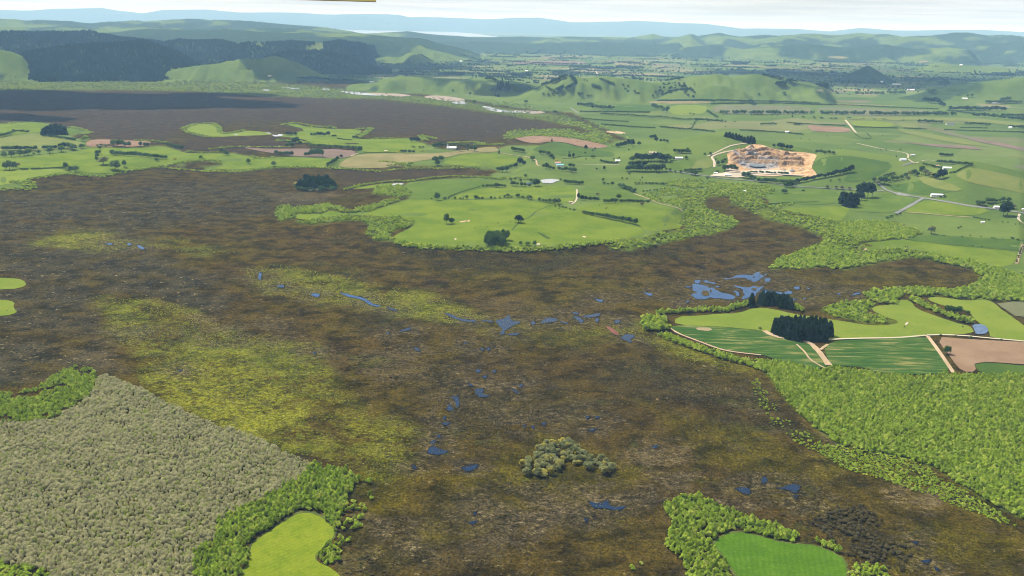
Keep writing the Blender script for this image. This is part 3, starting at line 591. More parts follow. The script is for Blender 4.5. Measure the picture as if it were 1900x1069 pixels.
M_REED = grass_mat('wet_rushes', (0.035, 0.060, 0.018), (0.055, 0.085, 0.022), (0.07, 0.09, 0.03), 0.3)

SHEETS = [
 ('pasture', [(466,1014),(476,1003),(538,962),(559,952),(587,955),(618,976),(622,993),(607,1011),(585,1028),(585,1042),(618,1056),(645,1085),(436,1085),(460,1045)], G_LIME, 0.5, 0.6),
 ('pasture', [(1322,1007),(1360,986),(1415,997),(1453,1009),(1481,1011),(1512,1013),(1557,1031),(1571,1049),(1568,1085),(1380,1085),(1350,1045),(1336,1024)], G_VIVID, 0.5, 0.6),
 ('pasture', [(1252,604),(1254,588),(1300,586),(1330,583),(1370,582),(1400,571),(1430,573),(1470,583),(1520,590),(1560,596),(1616,605),(1650,604),(1672,598),(1640,588),(1615,575),(1625,568),(1655,566),(1668,557),(1688,557),(1700,574),(1740,588),(1775,600),(1802,606),(1808,620),(1730,622),(1660,627),(1560,630),(1535,634),(1440,622),(1420,614),(1330,606)], G_BRIGHT, 0.4, 1.0),
 ('pasture', [(1718,556),(1730,551),(1760,554),(1796,559),(1820,556),(1840,559),(1860,576),(1905,608),(1960,640),(1900,633),(1838,629),(1834,612),(1812,597),(1798,580),(1780,572),(1750,568)], G_BRIGHT, 0.4, 1.0),
 ('fallow_field', [(1844,560),(1990,562),(1990,590),(1888,590),(1868,577)], G_PALE, 0.7, 1.0),
 ('wheat_field', [(1240,608),(1264,604),(1328,607),(1380,611),(1418,615),(1436,624),(1496,633),(1520,648),(1538,679),(1520,685),(1506,688),(1488,676),(1444,670),(1412,658),(1356,652),(1332,646),(1290,630),(1256,618)], M_WHEAT, 0.7, 0.7),
 ('wheat_field', [(1529,650),(1534,640),(1556,632),(1640,630),(1718,625),(1725,636),(1742,654),(1766,692),(1730,695),(1690,696),(1630,694),(1603,682),(1560,680),(1541,678)], M_WHEAT, 0.7, 0.5),
 ('ploughed_field', [(1735,625),(1785,630),(1990,640),(1990,684),(1900,677),(1806,671),(1812,691),(1785,691),(1766,668)], M_SOIL, 0.7, 0.5),
 ('pasture', [(1806,672),(1900,679),(1990,686),(1990,720),(1860,706),(1816,692)], G_DEEP, 0.5, 0.8),
 ('pasture', [(-50,517),(20,516),(44,520),(50,532),(20,538),(-50,538)], G_BRIGHT, 0.4, 1.2),
 ('pasture', [(-50,558),(10,557),(28,561),(24,572),(34,580),(10,588),(-50,585)], G_BRIGHT, 0.4, 1.2),
 # raised farmland in the swamp
 ('pasture', [(722,446),(745,430),(765,422),(775,409),(740,404),(700,401),(640,399),(600,404),(575,409),(548,406),(546,399),(575,398),(600,397),(612,391),(640,397),(670,397),(702,389),(722,381),(758,372),(800,370),(880,372),(960,369),(1010,377),(1040,381),(1080,394),(1140,408),(1182,419),(1200,432),(1180,440),(1130,448),(1080,454),(1000,460),(900,460),(800,457),(750,455)], G_ISLAND, 0.3, 1.2),
 ('pasture', [(1060,386),(1100,380),(1140,378),(1204,378),(1240,383),(1268,396),(1262,410),(1268,422),(1235,428),(1200,430),(1182,417),(1140,406),(1086,394)], G_ISLAND, 0.35, 1.0),
 ('pasture', [(742,350),(765,340),(840,331),(885,334),(935,345),(893,348),(833,366),(800,371),(762,371),(760,360)], G_MID, 0.35, 1.0),
 ('pasture', [(836,366),(893,349),(940,349),(1000,347),(1050,344),(1070,352),(1068,373),(1040,378),(1010,374),(960,366),(900,369),(850,370)], G_ISLAND, 0.35, 0.8),
 ('pasture', [(1074,352),(1110,342),(1140,340),(1180,356),(1200,374),(1140,375),(1110,370),(1074,365)], G_MID, 0.35, 0.8),
 ('pasture', [(648,351),(690,344),(720,340),(735,341),(715,347),(680,351)], G_ISLAND, 0.35, 0.7),
 ('pasture', [(828,296),(864,286),(890,284),(928,286),(980,293),(976,298),(952,303),(944,308),(920,313),(884,309),(820,306)], G_ISLAND, 0.35, 0.8),
 ('pasture', [(985,280),(1000,271),(1020,264),(1044,265),(1072,273),(1100,279),(1140,283),(1140,292),(1110,291),(1075,291),(1030,288),(1010,284)], G_DEEP, 0.45, 0.8),
 ('ploughed_field', [(948,255),(980,252),(1036,254),(1066,258),(1100,264),(1128,271),(1126,274),(1098,276),(1072,271),(1044,264),(1020,263),(1000,266),(980,266)], M_SOILR, 0.6, 0.5),
 ('stubble_field', [(626,311),(634,300),(665,286),(740,285),(790,286),(832,283),(880,276),(916,272),(926,277),(924,283),(864,284),(836,291),(800,296),(770,300),(725,311),(680,313)], G_TAN, 0.45, 0.8),
 ('ploughed_field', [(440,273),(500,277),(560,276),(650,278),(664,284),(638,295),(600,293),(545,290),(500,284)], M_SOILG, 0.6, 0.6),
 ('ploughed_field', [(160,261),(190,259),(210,260),(260,262),(286,264),(260,273),(195,273),(160,273)], M_SOILR, 0.6, 0.5),
 ('pasture', [(510,253),(545,247),(570,241),(528,231),(545,229),(570,236),(620,240),(668,240),(672,247),(655,252),(662,259),(720,258),(760,256),(770,262),(800,272),(740,283),(675,283),(665,275),(610,268),(570,270),(575,262),(545,256)], G_ISLAND, 0.4, 0.9),
 ('pasture', [(341,242),(362,231),(395,230),(404,240),(412,248),(440,247),(460,242),(495,246),(508,250),(490,251),(440,253),(400,255),(375,250)], G_BRIGHT, 0.4, 0.9),
 ('pasture', [(-50,234),(30,228),(62,227),(90,231),(72,236),(78,246),(40,248),(0,256),(-50,262)], G_ISLAND, 0.4, 0.8),
 ('pasture', [(-50,262),(0,257),(40,249),(78,248),(100,256),(140,262),(158,266),(150,274),(70,280),(-50,281)], G_DRY, 0.4, 0.8),
 ('pasture', [(-50,296),(60,291),(120,284),(190,274),(250,276),(305,272),(345,285),(375,285),(400,288),(372,296),(320,304),(290,309),(250,315),(215,322),(165,322),(140,316),(110,311),(40,317),(-50,317)], G_ISLAND, 0.4, 0.8),
 ('pasture', [(-50,320),(30,316),(80,314),(120,314),(130,321),(95,325),(55,330),(48,336),(20,342),(-50,350)], G_BRIGHT, 0.4, 0.8),
 ('pasture', [(120,238),(140,238),(150,244),(130,250),(122,249)], G_MID, 0.4, 0.8),
 ('pasture', [(380,285),(430,286),(478,294),(540,292),(600,296),(628,298),(612,311),(560,308),(500,310),(440,316),(395,314),(420,306),(382,300)], G_ISLAND, 0.4, 0.8),
 # right hand farmland
 ('pasture', [(1676,446),(1700,438),(1760,437),(1800,441),(1890,445),(1960,450),(1960,470),(1886,466),(1816,460),(1756,454)], G_DEEP, 0.4, 0.8),
 ('pasture', [(1588,463),(1600,452),(1650,446),(1690,447),(1756,455),(1816,461),(1886,467),(1885,490),(1850,498),(1805,484),(1758,476),(1698,464),(1650,461),(1610,467)], G_ISLAND, 0.4, 0.8),
 ('pasture', [(1380,350),(1440,346),(1510,350),(1560,357),(1556,376),(1520,382),(1450,376),(1420,370),(1400,360)], G_MID, 0.4, 0.9),
 ('pasture', [(1450,388),(1520,384),(1580,384),(1566,404),(1560,412),(1520,403),(1470,394)], G_ISLAND, 0.4, 0.9),
 ('pasture', [(1596,376),(1625,360),(1660,361),(1706,368),(1662,396),(1600,394),(1584,392)], G_MID, 0.4, 0.8),
 ('pasture', [(1714,371),(1760,377),(1850,390),(1800,402),(1740,398),(1668,394)], G_ISLAND, 0.4, 0.8),
 ('pasture', [(1690,340),(1720,333),(1780,352),(1740,362),(1700,362),(1660,354),(1646,344)], G_DEEP, 0.5, 0.8),
 ('pasture', [(1699,328),(1730,330),(1790,352),(1770,357),(1720,346)], G_DRY, 0.9, 0.8),
 ('pasture', [(1786,318),(1800,311),(1850,320),(1900,333),(1960,345),(1960,372),(1860,352),(1800,340),(1770,326)], G_DRY, 0.6, 0.8),
 ('pasture', [(1506,303),(1530,292),(1563,288),(1614,295),(1660,304),(1640,322),(1600,338),(1560,338),(1580,318),(1530,322),(1508,322)], G_DEEP, 0.6, 0.8),
 ('hayfield', [(1280,316),(1290,302),(1300,296),(1320,293),(1324,304),(1318,313)], G_DRY, 0.6, 0.8),
 ('pasture', [(1225,318),(1240,300),(1280,296),(1288,303),(1278,317),(1250,320)], G_MID, 0.6, 0.8),
 ('grey_field', [(1318,203),(1332,195),(1420,196),(1504,198),(1510,212),(1420,212),(1330,211)], G_PALE, 0.8, 0.4),
 ('pasture', [(1512,199),(1600,201),(1740,206),(1750,212),(1620,214),(1520,213)], G_PALE, 0.8, 0.4),
 ('stubble_field', [(1510,218),(1760,218),(1880,226),(1960,238),(1960,246),(1860,230),(1750,224),(1600,223)], G_DRY, 0.8, 0.4),
 ('ploughed_field', [(1496,233),(1520,234),(1574,237),(1582,246),(1520,245),(1506,243)], M_SOILR, 0.8, 0.3),
 ('pasture', [(1574,224),(1652,226),(1665,237),(1586,236)], G_BRIGHT, 0.8, 0.3),
 ('pasture', [(1660,228),(1696,229),(1712,238),(1670,237)], G_DRY, 0.8, 0.3),
 ('pasture', [(1656,240),(1686,241),(1788,257),(1844,273),(1800,270),(1720,258)], G_DRY, 0.8, 0.4),
 ('pasture', [(1690,241),(1721,241),(1770,255),(1784,260),(1740,252)], G_MID, 1.0, 0.4),
 ('stubble_field', [(1722,241),(1745,243),(1830,259),(1800,259),(1765,252)], G_PALE, 0.8, 0.4),
 ('ploughed_field', [(1668,264),(1700,267),(1800,271),(1826,278),(1806,278),(1736,273)], M_SOILG, 1.0, 0.4),
 ('ploughed_field', [(1788,257),(1816,258),(1960,286),(1920,284),(1876,276),(1832,267)], M_SOILG, 1.0, 0.4),
 ('pasture', [(1868,288),(1960,289),(1960,302),(1895,295)], G_DRY, 0.8, 0.4),
 ('stubble_field', [(1868,307),(1960,308),(1960,322),(1898,315)], G_PALE, 0.8, 0.4),
 ('stubble_field', [(1200,188),(1316,188),(1320,193),(1210,193)], G_TAN, 0.9, 0.3),
 ('pasture', [(1160,195),(1210,195),(1225,203),(1200,209),(1120,208),(1115,200)], G_DEEP, 0.9, 0.3),
 ('pasture', [(1240,196),(1310,195),(1312,206),(1300,214),(1240,214)], G_BRIGHT, 0.9, 0.3),
 ('stubble_field', [(896,135),(930,133),(958,140),(940,144),(912,141)], G_DRY, 1.2, 0.3),
 ('ploughed_field', [(944,116),(1000,113),(1085,114),(1092,120),(1020,120),(960,119)], M_SOILG, 1.2, 0.3),
 ('stubble_field', [(1140,116),(1195,115),(1205,121),(1140,122)], G_TAN, 1.2, 0.3),
 ('stubble_field', [(1528,106),(1560,104),(1577,108),(1560,110)], G_TAN, 1.2, 0.2), ('stubble_field', [(1702,114),(1718,112),(1724,117),(1706,118)], G_TAN, 1.2, 0.2),
 ('stubble_field', [(1510,166),(1560,166),(1582,175),(1520,172)], G_PALE, 1.0, 0.2),
 ('bare_earth', [(1122,244),(1140,243),(1163,247),(1156,250),(1130,247)], M_DIRT, 0.8, 0.4),
 ('mudflat', [(782,181),(800,177),(840,180),(868,186),(850,189),(820,187)], M_MUD, 0.6, 0.5),
 ('mudflat', [(684,172),(740,174),(770,178),(730,180),(690,176)], M_MUD, 0.5, 0.5),
 ('mudflat', [(940,205),(1000,206),(1016,210),(980,212)], M_MUD, 0.4, 0.4),
 ('bare_earth', [(867,410),(870,408),(873,411),(868,413)], M_DIRT, 0.6, 0.3), ('bare_earth', [(843,443),(847,442),(847,446),(843,446)], M_CHALK, 0.6, 0.3),
 ('bare_earth', [(1082,438),(1088,440),(1086,442),(1080,440)], M_CHALK, 0.6, 0.3), ('bare_earth', [(994,453),(1002,452),(1003,455),(996,455)], M_CHALK, 0.6, 0.3),
 ('bare_earth', [(850,412),(862,410),(869,410),(858,414)], M_DIRT, 0.6, 0.3), ('bare_earth', [(1604,462),(1609,462),(1608,465),(1603,465)], M_DIRT, 0.8, 0.2),
 ('bare_earth', [(1290,609),(1308,608),(1325,613),(1310,616),(1294,613)], M_SCAR, 0.9, 2.2), ('bare_earth', [(1678,603),(1684,598),(1686,600),(1681,605)], M_CHALK, 0.9, 0.3),
 ('wet_hollow', [(996,431),(1004,433),(1020,441),(1022,445),(1012,443),(1002,436)], M_REED, 0.5, 0.6),
 ('wet_hollow', [(726,350),(745,353),(752,361),(740,366),(730,360)], M_REED, 0.6, 0.6),
 ('mud_patch', [(1124,607),(1130,606),(1148,618),(1148,624),(1138,620)], soil_mat('red_weed', (0.13, 0.055, 0.045), (0.17, 0.075, 0.055)), 0.4, 0.8),
 # open water
 ('pond', [(1802,603),(1826,603),(1834,612),(1832,618),(1826,621),(1810,621),(1808,614)], M_POND, 0.9, 0.8),
 ('pond', [(1001,335),(1012,334),(1022,333),(1041,335),(1030,338),(1024,341),(1010,341),(1006,338)], M_PALEWATER, 0.9, 2.4), ('pond', [(975,341),(986,339),(988,343),(978,344)], M_POND, 0.9, 0.8),
 ('pond', [(726,342),(742,340),(752,342),(740,345),(730,345)], M_PALEWATER, 0.9, 0.8),
 ('pond', [(504,250),(512,252),(520,249),(528,251),(518,254),(508,254)], M_PALEWATER, 0.9, 0.5), ('pond', [(493,246),(502,247),(504,249),(496,248)], M_PALEWATER, 0.9, 0.3),
 ('pond', [(836,191),(846,188),(858,188),(870,192),(858,194),(845,194)], M_PALEWATER, 0.9, 0.5),
 ('lagoon', [(892,197),(910,198),(920,203),(960,207),(1006,209),(960,210),(916,208),(902,203)], M_PALEWATER, 0.9, 0.4),
 ('lagoon', [(628,169),(650,170),(680,173),(722,178),(690,178),(650,175)], M_PALEWATER, 0.9, 0.5), ('lagoon', [(596,166),(604,164),(614,167),(600,168)], M_PALEWATER, 0.9, 0.3),
 ('lagoon', [(518,162),(540,163),(562,166),(540,166)], M_PALEWATER, 0.9, 0.4), ('lagoon', [(486,167),(498,166),(502,169),(488,169)], M_PALEWATER, 0.9, 0.3), ('pond', [(432,249),(444,251),(438,252)], M_PALEWATER, 0.9, 0.2),
]
M_RANK = grass_mat('rank_margin', (0.045, 0.062, 0.016), (0.085, 0.100, 0.026), (0.12, 0.11, 0.045), 0.6, big=14.0)
for pl in (SHEETS[0][1], SHEETS[1][1]):
    c_ = np.mean(pl, 0); sheet('rank_grass_margin', [tuple(c_ + (np.array(v) - c_) * (1 + 5.0 / max(20, np.hypot(*(np.array(v) - c_))))) for v in pl], M_RANK, 0.3, 3.0, (16, 8), 1)
for nm, pl, mt, off, rag in SHEETS:
    yc = np.mean([q[1] for q in pl])
    sheet(nm, pl, mt, off, rag, (16, 8) if yc > 300 else (10, 4) if yc > 180 else (7, 2.5), 1)
# wide sheet of water before the far mountains
lt = np.radians(np.linspace(-33, 0, 40)); ld = np.array([24000, 30000, 36000, 41000.0])
LV = np.array([[d * math.sin(a), d * math.cos(a), 14.0] for k_, d in enumerate(ld) for a in (lt[0] + (lt - lt[0]) * (1 - 0.035 * k_))]); li = (np.arange(3)[:, None] * 40 + np.arange(39)).ravel()
tag(obj('lake', mesh_np('lake', LV, np.stack([li, li + 1, li + 41, li + 40], -1), water_mat('estuary_water', (0.16, 0.18, 0.19), 0.2))), kind='structure')

# bog pools, each with a rim of wet peat
M_PEAT = soil_mat('wet_peat', (0.012, 0.011, 0.009), (0.030, 0.025, 0.019), 0.3, 7.0, 0.1)
for q in LAGOONS:
    c_ = np.mean(q, 0); y_ = c_[1]; g_ = 1.5 + 2.0 * max(0, (y_ - 560) / 400)
    r_q = [tuple(c_ + (np.array(v) - c_) * (1 + g_ / max(3, np.hypot(*(np.array(v) - c_)))) + np.array([0.5, -0.5])) for v in q]
    sheet('mud_rim', r_q, M_PEAT, 0.22, 1.2, (8, 4), 0); sheet('pond', [tuple(c_ + (np.array(v) - c_) * 1.14) for v in q], M_LAGOON if y_ < 570 else M_WATER, 0.5, 1.7, (8, 4), 1)
M_ISLET = grass_mat('sedge_islet', (0.045, 0.036, 0.012), (0.075, 0.055, 0.018), (0.09, 0.085, 0.02), 0.4)
POOLS_NEAR = LAGOONS
for q in ([(250,500),(300,480),(400,480),(435,560),(400,600),(290,590)], [(430,455),(480,460),(485,510),(440,515)], [(1350,430),(1450,425),(1490,460),(1440,480),(1370,465)], [(1380,165),(1430,165),(1430,190),(1390,190)]): sheet('islet', zp(q), M_ISLET, 0.9, 0.8, (5, 3), 1)
# roads and tracks
ribbon('road', [(1626,336),(1630,341),(1637,348),(1644,353)], 6.5, M_ROAD, 1.0)
ribbon('road', [(1644,353),(1652,356),(1664,360),(1700,366),(1750,374),(1800,383),(1850,389),(1900,396),(1990,410)], 7, M_ROAD, 1.0)
ribbon('road', [(1712,369),(1690,382),(1662,397)], 9, M_ROAD, 1.15)
ribbon('road', [(1234,316),(1256,319),(1280,323),(1316,328),(1350,333),(1400,336),(1440,342),(1480,347),(1520,349),(1570,352),(1640,355)], 6, M_ROAD, 1.0)
ribbon('track', [(1520,632),(1580,629),(1660,628),(1700,625),(1730,622),(1780,623),(1830,628),(1900,634),(1990,644)], 4.5, M_TRACK, 0.9)
ribbon('track', [(1721,625),(1740,650),(1769,693)], 5, M_DIRT, 0.95)
ribbon('track', [(1418,615),(1436,625),(1470,631),(1502,636),(1518,652),(1530,668),(1538,679)], 8, M_DIRT, 1.0, 1, 0.6)
ribbon('track', [(1536,640),(1530,644),(1522,650)], 4, M_DIRT, 0.95)
ribbon('track', [(1240,608),(1258,620),(1290,632),(1332,648),(1358,654),(1412,660)], 3.5, M_DIRT, 0.95, 1, 0.8)
ribbon('track', [(1478,640),(1494,655),(1502,668),(1520,679),(1530,684)], 2.5, M_DIRT, 1.0)
ribbon('track', [(1026,381),(1008,387),(992,394),(986,402),(972,408),(960,416),(950,428)], 3, M_REED, 0.7)
ribbon('track', [(1070,352),(1071,362),(1069,374),(1060,380)], 4, M_TRACK, 0.8)
ribbon('track', [(1176,360),(1200,368),(1222,378),(1248,384),(1262,388),(1266,393)], 4, M_DIRT, 0.8)
ribbon('track', [(926,284),(950,288),(982,292),(995,298)], 4, M_DIRT, 0.8)
ribbon('track', [(995,298),(996,306),(1000,309)], 5, M_DIRT, 0.9)
ribbon('track', [(1060,305),(1100,306),(1150,306)], 3, M_TRACK, 0.8)
ribbon('track', [(1588,266),(1640,278),(1668,282),(1686,286),(1684,295),(1690,300),(1698,303)], 5, M_TRACK, 0.9)
ribbon('track', [(1674,308),(1690,303),(1698,302)], 7, M_ROAD, 0.9)
ribbon('track', [(1700,303),(1718,297),(1735,299)], 4, M_TRACK, 0.9)
ribbon('track', [(1568,223),(1576,232),(1588,247),(1599,248)], 8, M_TRACK, 1.0, 0)
ribbon('track', [(1898,455),(1892,470),(1886,490)], 5, M_DIRT, 0.8)
ribbon('track', [(1892,398),(1888,406),(1896,414),(1910,420)], 5, M_TRACK, 0.9)
ribbon('track', [(1680,394),(1720,397),(1760,401),(1804,404)], 3, M_DIRT, 0.8)
ribbon('track', [(1386,278),(1352,281),(1332,286),(1319,292),(1326,300),(1325,311)], 7, M_CHALK, 1.0)
ribbon('track', [(1388,266),(1358,270),(1346,275),(1330,283),(1312,291)], 5, M_CHALK, 1.0)
ribbon('drain', [(1036,210),(1060,218),(1080,226),(1100,233),(1120,241)], 7, M_REED, 0.7)
ribbon('drain', [(1058,200),(1065,205),(1072,210)], 7, M_PALEWATER, 0.9)
ribbon('road', [(1100,128),(1106,133),(1109,138)], 14, M_CHALK, 1.4, 0)
ribbon('track', [(650,291),(660,286),(668,284)], 5, M_DIRT, 0.9)
# ------------------------------------------------------------------ plants
def leaf_mat(name, dark, light, warm=None, rough=0.85, trans=0.0):
    t = NT(name); oi = t.n('ShaderNodeObjectInfo'); tone = t.attr('tone')
    f = t.math('ADD', t.math('MULTIPLY', tone, 0.55), t.math('MULTIPLY', oi.outputs['Random'], 0.45))
    c = t.mix(f, dark, light)
    if warm is not None: c = t.mix(t.ramp(oi.outputs['Random'], 0.7, 1.0, 0, 0.8), c, warm)
    d = t.n('ShaderNodeBsdfDiffuse'); tr = t.n('ShaderNodeBsdfTranslucent'); mx = t.n('ShaderNodeMixShader'); o = t.n('ShaderNodeOutputMaterial')
    t.l(c, d.inputs[0]); t.l(c, tr.inputs[0]); mx.inputs[0].default_value = 0.42; t.l(d.outputs[0], mx.inputs[1]); t.l(tr.outputs[0], mx.inputs[2]); t.l(mx.outputs[0], o.inputs[0])
    return t.m
M_BARK = flat_mat('bark', (0.085, 0.068, 0.05), 0.95, 0.05, 0.6, 0.3)
M_DEADWOOD = flat_mat('dead_twigs', (0.20, 0.175, 0.14), 0.95, 0.05, 0.6, 0.25)
L_WILLOW = leaf_mat('willow_leaves', (0.140, 0.225, 0.018), (0.370, 0.480, 0.050), (0.40, 0.44, 0.08))
L_GREYW = leaf_mat('grey_willow_twigs', (0.20, 0.205, 0.085), (0.66, 0.615, 0.36), (0.26, 0.32, 0.05))
L_SCRUB = leaf_mat('scrub_leaves', (0.10, 0.145, 0.04), (0.23, 0.29, 0.09), (0.22, 0.22, 0.10))
L_BROAD = leaf_mat('broadleaf_leaves', (0.032, 0.074, 0.018), (0.095, 0.160, 0.034))
L_POPLAR = leaf_mat('poplar_leaves', (0.066, 0.125, 0.030), (0.15, 0.22, 0.06))
L_PINE = leaf_mat('pine_needles', (0.007, 0.020, 0.010), (0.022, 0.044, 0.018))
L_CYP = leaf_mat('cypress_needles', (0.010, 0.026, 0.012), (0.028, 0.056, 0.020))
L_HEDGE = leaf_mat('hedge_leaves', (0.018, 0.044, 0.014), (0.050, 0.092, 0.024))
L_OLIVE = leaf_mat('olive_grey_leaves', (0.115, 0.130, 0.045), (0.31, 0.32, 0.14), (0.38, 0.33, 0.06))
L_MANUKA = leaf_mat('dark_heath_leaves', (0.048, 0.042, 0.015), (0.135, 0.112, 0.050))
L_YELLOW = leaf_mat('yellow_blossom', (0.26, 0.24, 0.015), (0.50, 0.44, 0.02))
L_BROWN = leaf_mat('bare_brown_twigs', (0.085, 0.070, 0.045), (0.155, 0.125, 0.085))

def rand_dirs(r, n):
    v = r.normal(size=(n, 3)); return v / np.linalg.norm(v, axis=1)[:, None]
def leaf_quads(r, C, N, size, asp=1.0, jit=0.6):
    """one small quad at each point C facing roughly along N"""
    n = len(C); N = N + r.normal(size=(n, 3)) * jit; N /= np.linalg.norm(N, axis=1)[:, None] + 1e-9
    a = np.cross(N, rand_dirs(r, n)); a /= np.linalg.norm(a, axis=1)[:, None] + 1e-9; b = np.cross(N, a)
    s = size * r.uniform(0.6, 1.3, (n, 1))
    V = np.stack([C - a * s - b * s * asp, C + a * s * 0.8 - b * s * asp * 0.7, C + a * s * 0.9 + b * s * asp, C - a * s * 0.7 + b * s * asp * 0.9], 1)
    return V.reshape(-1, 3), np.arange(n * 4).reshape(n, 4)
def crown_round(r, nc=26, per=18, cr=0.26, leaf=0.075, flat=1.0, lo=0.12, top=1.0, squeeze=None):
    """clumped crown in a box: x,y in -0.5..0.5, z in lo..top"""
    V, Fq, T = [], [], []; k = 0
    zc, hz = (lo + top) / 2, (top - lo) / 2
    for i in range(nc):
        d = rand_dirs(r, 1)[0]; rad = r.uniform(0.35, 1.0) ** 0.6
        if d[2] < -0.55: d[2] *= -1
        c = d * rad * np.array([0.5 - cr * 0.72, 0.5 - cr * 0.72, hz - cr * hz * 1.1])
        if squeeze: c[:2] *= squeeze(c[2] / hz)
        s = cr * r.uniform(0.65, 1.2); n = int(per * r.uniform(0.8, 1.2))
        dd = rand_dirs(r, n); dd[:, 2] = np.where(dd[:, 2] < -0.3, -dd[:, 2], dd[:, 2])
        q, f = leaf_quads(r, c + dd * np.array([s, s, s * hz * 1.5]) * r.uniform(0.75, 1.0, (n, 1)), dd + np.array([0, 0, 0.75]), leaf)
        V.append(q); Fq.append(f + k); k += len(q); t0 = r.random()
        T.append(np.clip(t0 + r.normal(0, 0.18, n), 0, 1))
    V = np.concatenate(V); V[:, 2] += zc
    return V, np.concatenate(Fq), np.concatenate(T)
def crown_cone(r, tiers=9, per=16, base=0.06, leaf=0.10, droop=0.35, pw=0.8):
    V, Fq, T = [], [], []; k = 0
    for i in range(tiers):
        u = (i + 0.3 * r.random()) / tiers; z = base + (1 - base) * u; rad = 0.5 * (1 - u) ** pw + 0.02
        n = max(5, int(per * (1 - 0.6 * u))); a = r.uniform(0, 6.283, n); q_ = r.uniform(0.35, 1.08, n) * rad
        C = np.stack([np.cos(a) * q_, np.sin(a) * q_, z - droop * q_ * 0.5 + r.normal(0, 0.02, n)], -1)
        N = np.stack([np.cos(a) * 0.8, np.sin(a) * 0.8, 0.8 + 0 * a], -1)
        q, f = leaf_quads(r, C, N, leaf, 1.0, 0.35); V.append(q); Fq.append(f + k); k += len(q)
        T.append(np.clip(r.random(n) * 0.8 + 0.2 * u, 0, 1))
    return np.concatenate(V), np.concatenate(Fq), np.concatenate(T)
def crown_twig(r, n=260):
    """dead or grey willow: a fan of upright twiggy sprays"""
    a = r.uniform(0, 6.283, n); q = 0.46 * np.sqrt(r.random(n)); z = 1 - 1.3 * q * q + r.normal(0, 0.08, n) - 0.35 * (r.random(n) < 0.35)
    C = np.stack([np.cos(a) * q, np.sin(a) * q, np.clip(z, 0.15, 1.05) - 0.1], -1)
    N = np.stack([np.cos(a), np.sin(a), 1.0 + 0 * a], -1)
    V, f = leaf_quads(r, C, N, 0.036, 2.6, 0.9)
    return V, f, np.clip(r.random(n), 0, 1)
def trunk_mesh(r, h=0.5, rad=0.035, limbs=3, sides=6):
    V, Fq = [], []
    def tube(a, b, r0, r1):
        a, b = np.array(a, float), np.array(b, float); d = b - a; d /= np.linalg.norm(d) + 1e-9
        u = np.cross(d, [0.3, 0.9, 0.2]); u /= np.linalg.norm(u); w = np.cross(d, u); k = sum(len(q) for q in V)
        t = np.arange(sides) * 2 * math.pi / sides
        ring = np.cos(t)[:, None] * u + np.sin(t)[:, None] * w
        V.append(np.concatenate([a + ring * r0, b + ring * r1])); i = np.arange(sides); j = (i + 1) % sides
        Fq.append(np.stack([i, j, j + sides, i + sides], -1) + k)
    tube((0, 0, -0.03), (0.01, 0, h), rad, rad * 0.6)
    for k in range(limbs):
        a = 2 * math.pi * (k + r.random() * 0.5) / limbs
        tube((0, 0, h * r.uniform(0.55, 0.95)), (0.26 * math.cos(a), 0.26 * math.sin(a), h + 0.25 * r.uniform(0.6, 1.1)), rad * 0.45, rad * 0.15)
    return np.concatenate(V), np.concatenate(Fq)

def make_variants(kind, n, cf, mat, tf=None, bark=None, seed=1):
    """n unit plants of a kind: (crown mesh, trunk mesh, one-mesh version)"""
    out = []
    for i in range(n):
        r = np.random.default_rng(seed * 100 + i)
        V, Fq, T = cf(r)
        cm = mesh_np(kind + '_crown', V, Fq, mat); fattr(cm, 'tone', T, 'FACE')
        tv, tf_ = (tf or (lambda r: trunk_mesh(r)))(r)
        tm = mesh_np(kind + '_trunk', tv, tf_, bark or M_BARK)
        wm = mesh_np(kind, np.concatenate([V, tv]), np.concatenate([Fq, tf_ + len(V)]), [mat, bark or M_BARK], mat_idx=np.r_[np.zeros(len(Fq)), np.ones(len(tf_))])
        fattr(wm, 'tone', np.r_[T, np.zeros(len(tf_))], 'FACE')
        out.append((cm, tm, wm))
    return out
def bush(r):
    V, f, T = crown_round(r, 30, 17, r.uniform(0.17, 0.25), 0.055, lo=0.03)
    a = r.uniform(0, 6.28, 3); th = np.arctan2(V[:, 1], V[:, 0]); k = 1 + 0.22 * np.sin(2 * th + a[0]) + 0.16 * np.sin(3 * th + a[1]) + 0.25 * (V[:, 2] - .5) * np.sin(th + a[2])
    V[:, :2] *= k[:, None]; V[:, 2] *= 1 + 0.25 * np.sin(th + a[1]); return V, f, T
low_trunk = lambda r: trunk_mesh(r, 0.35, 0.03, 4)
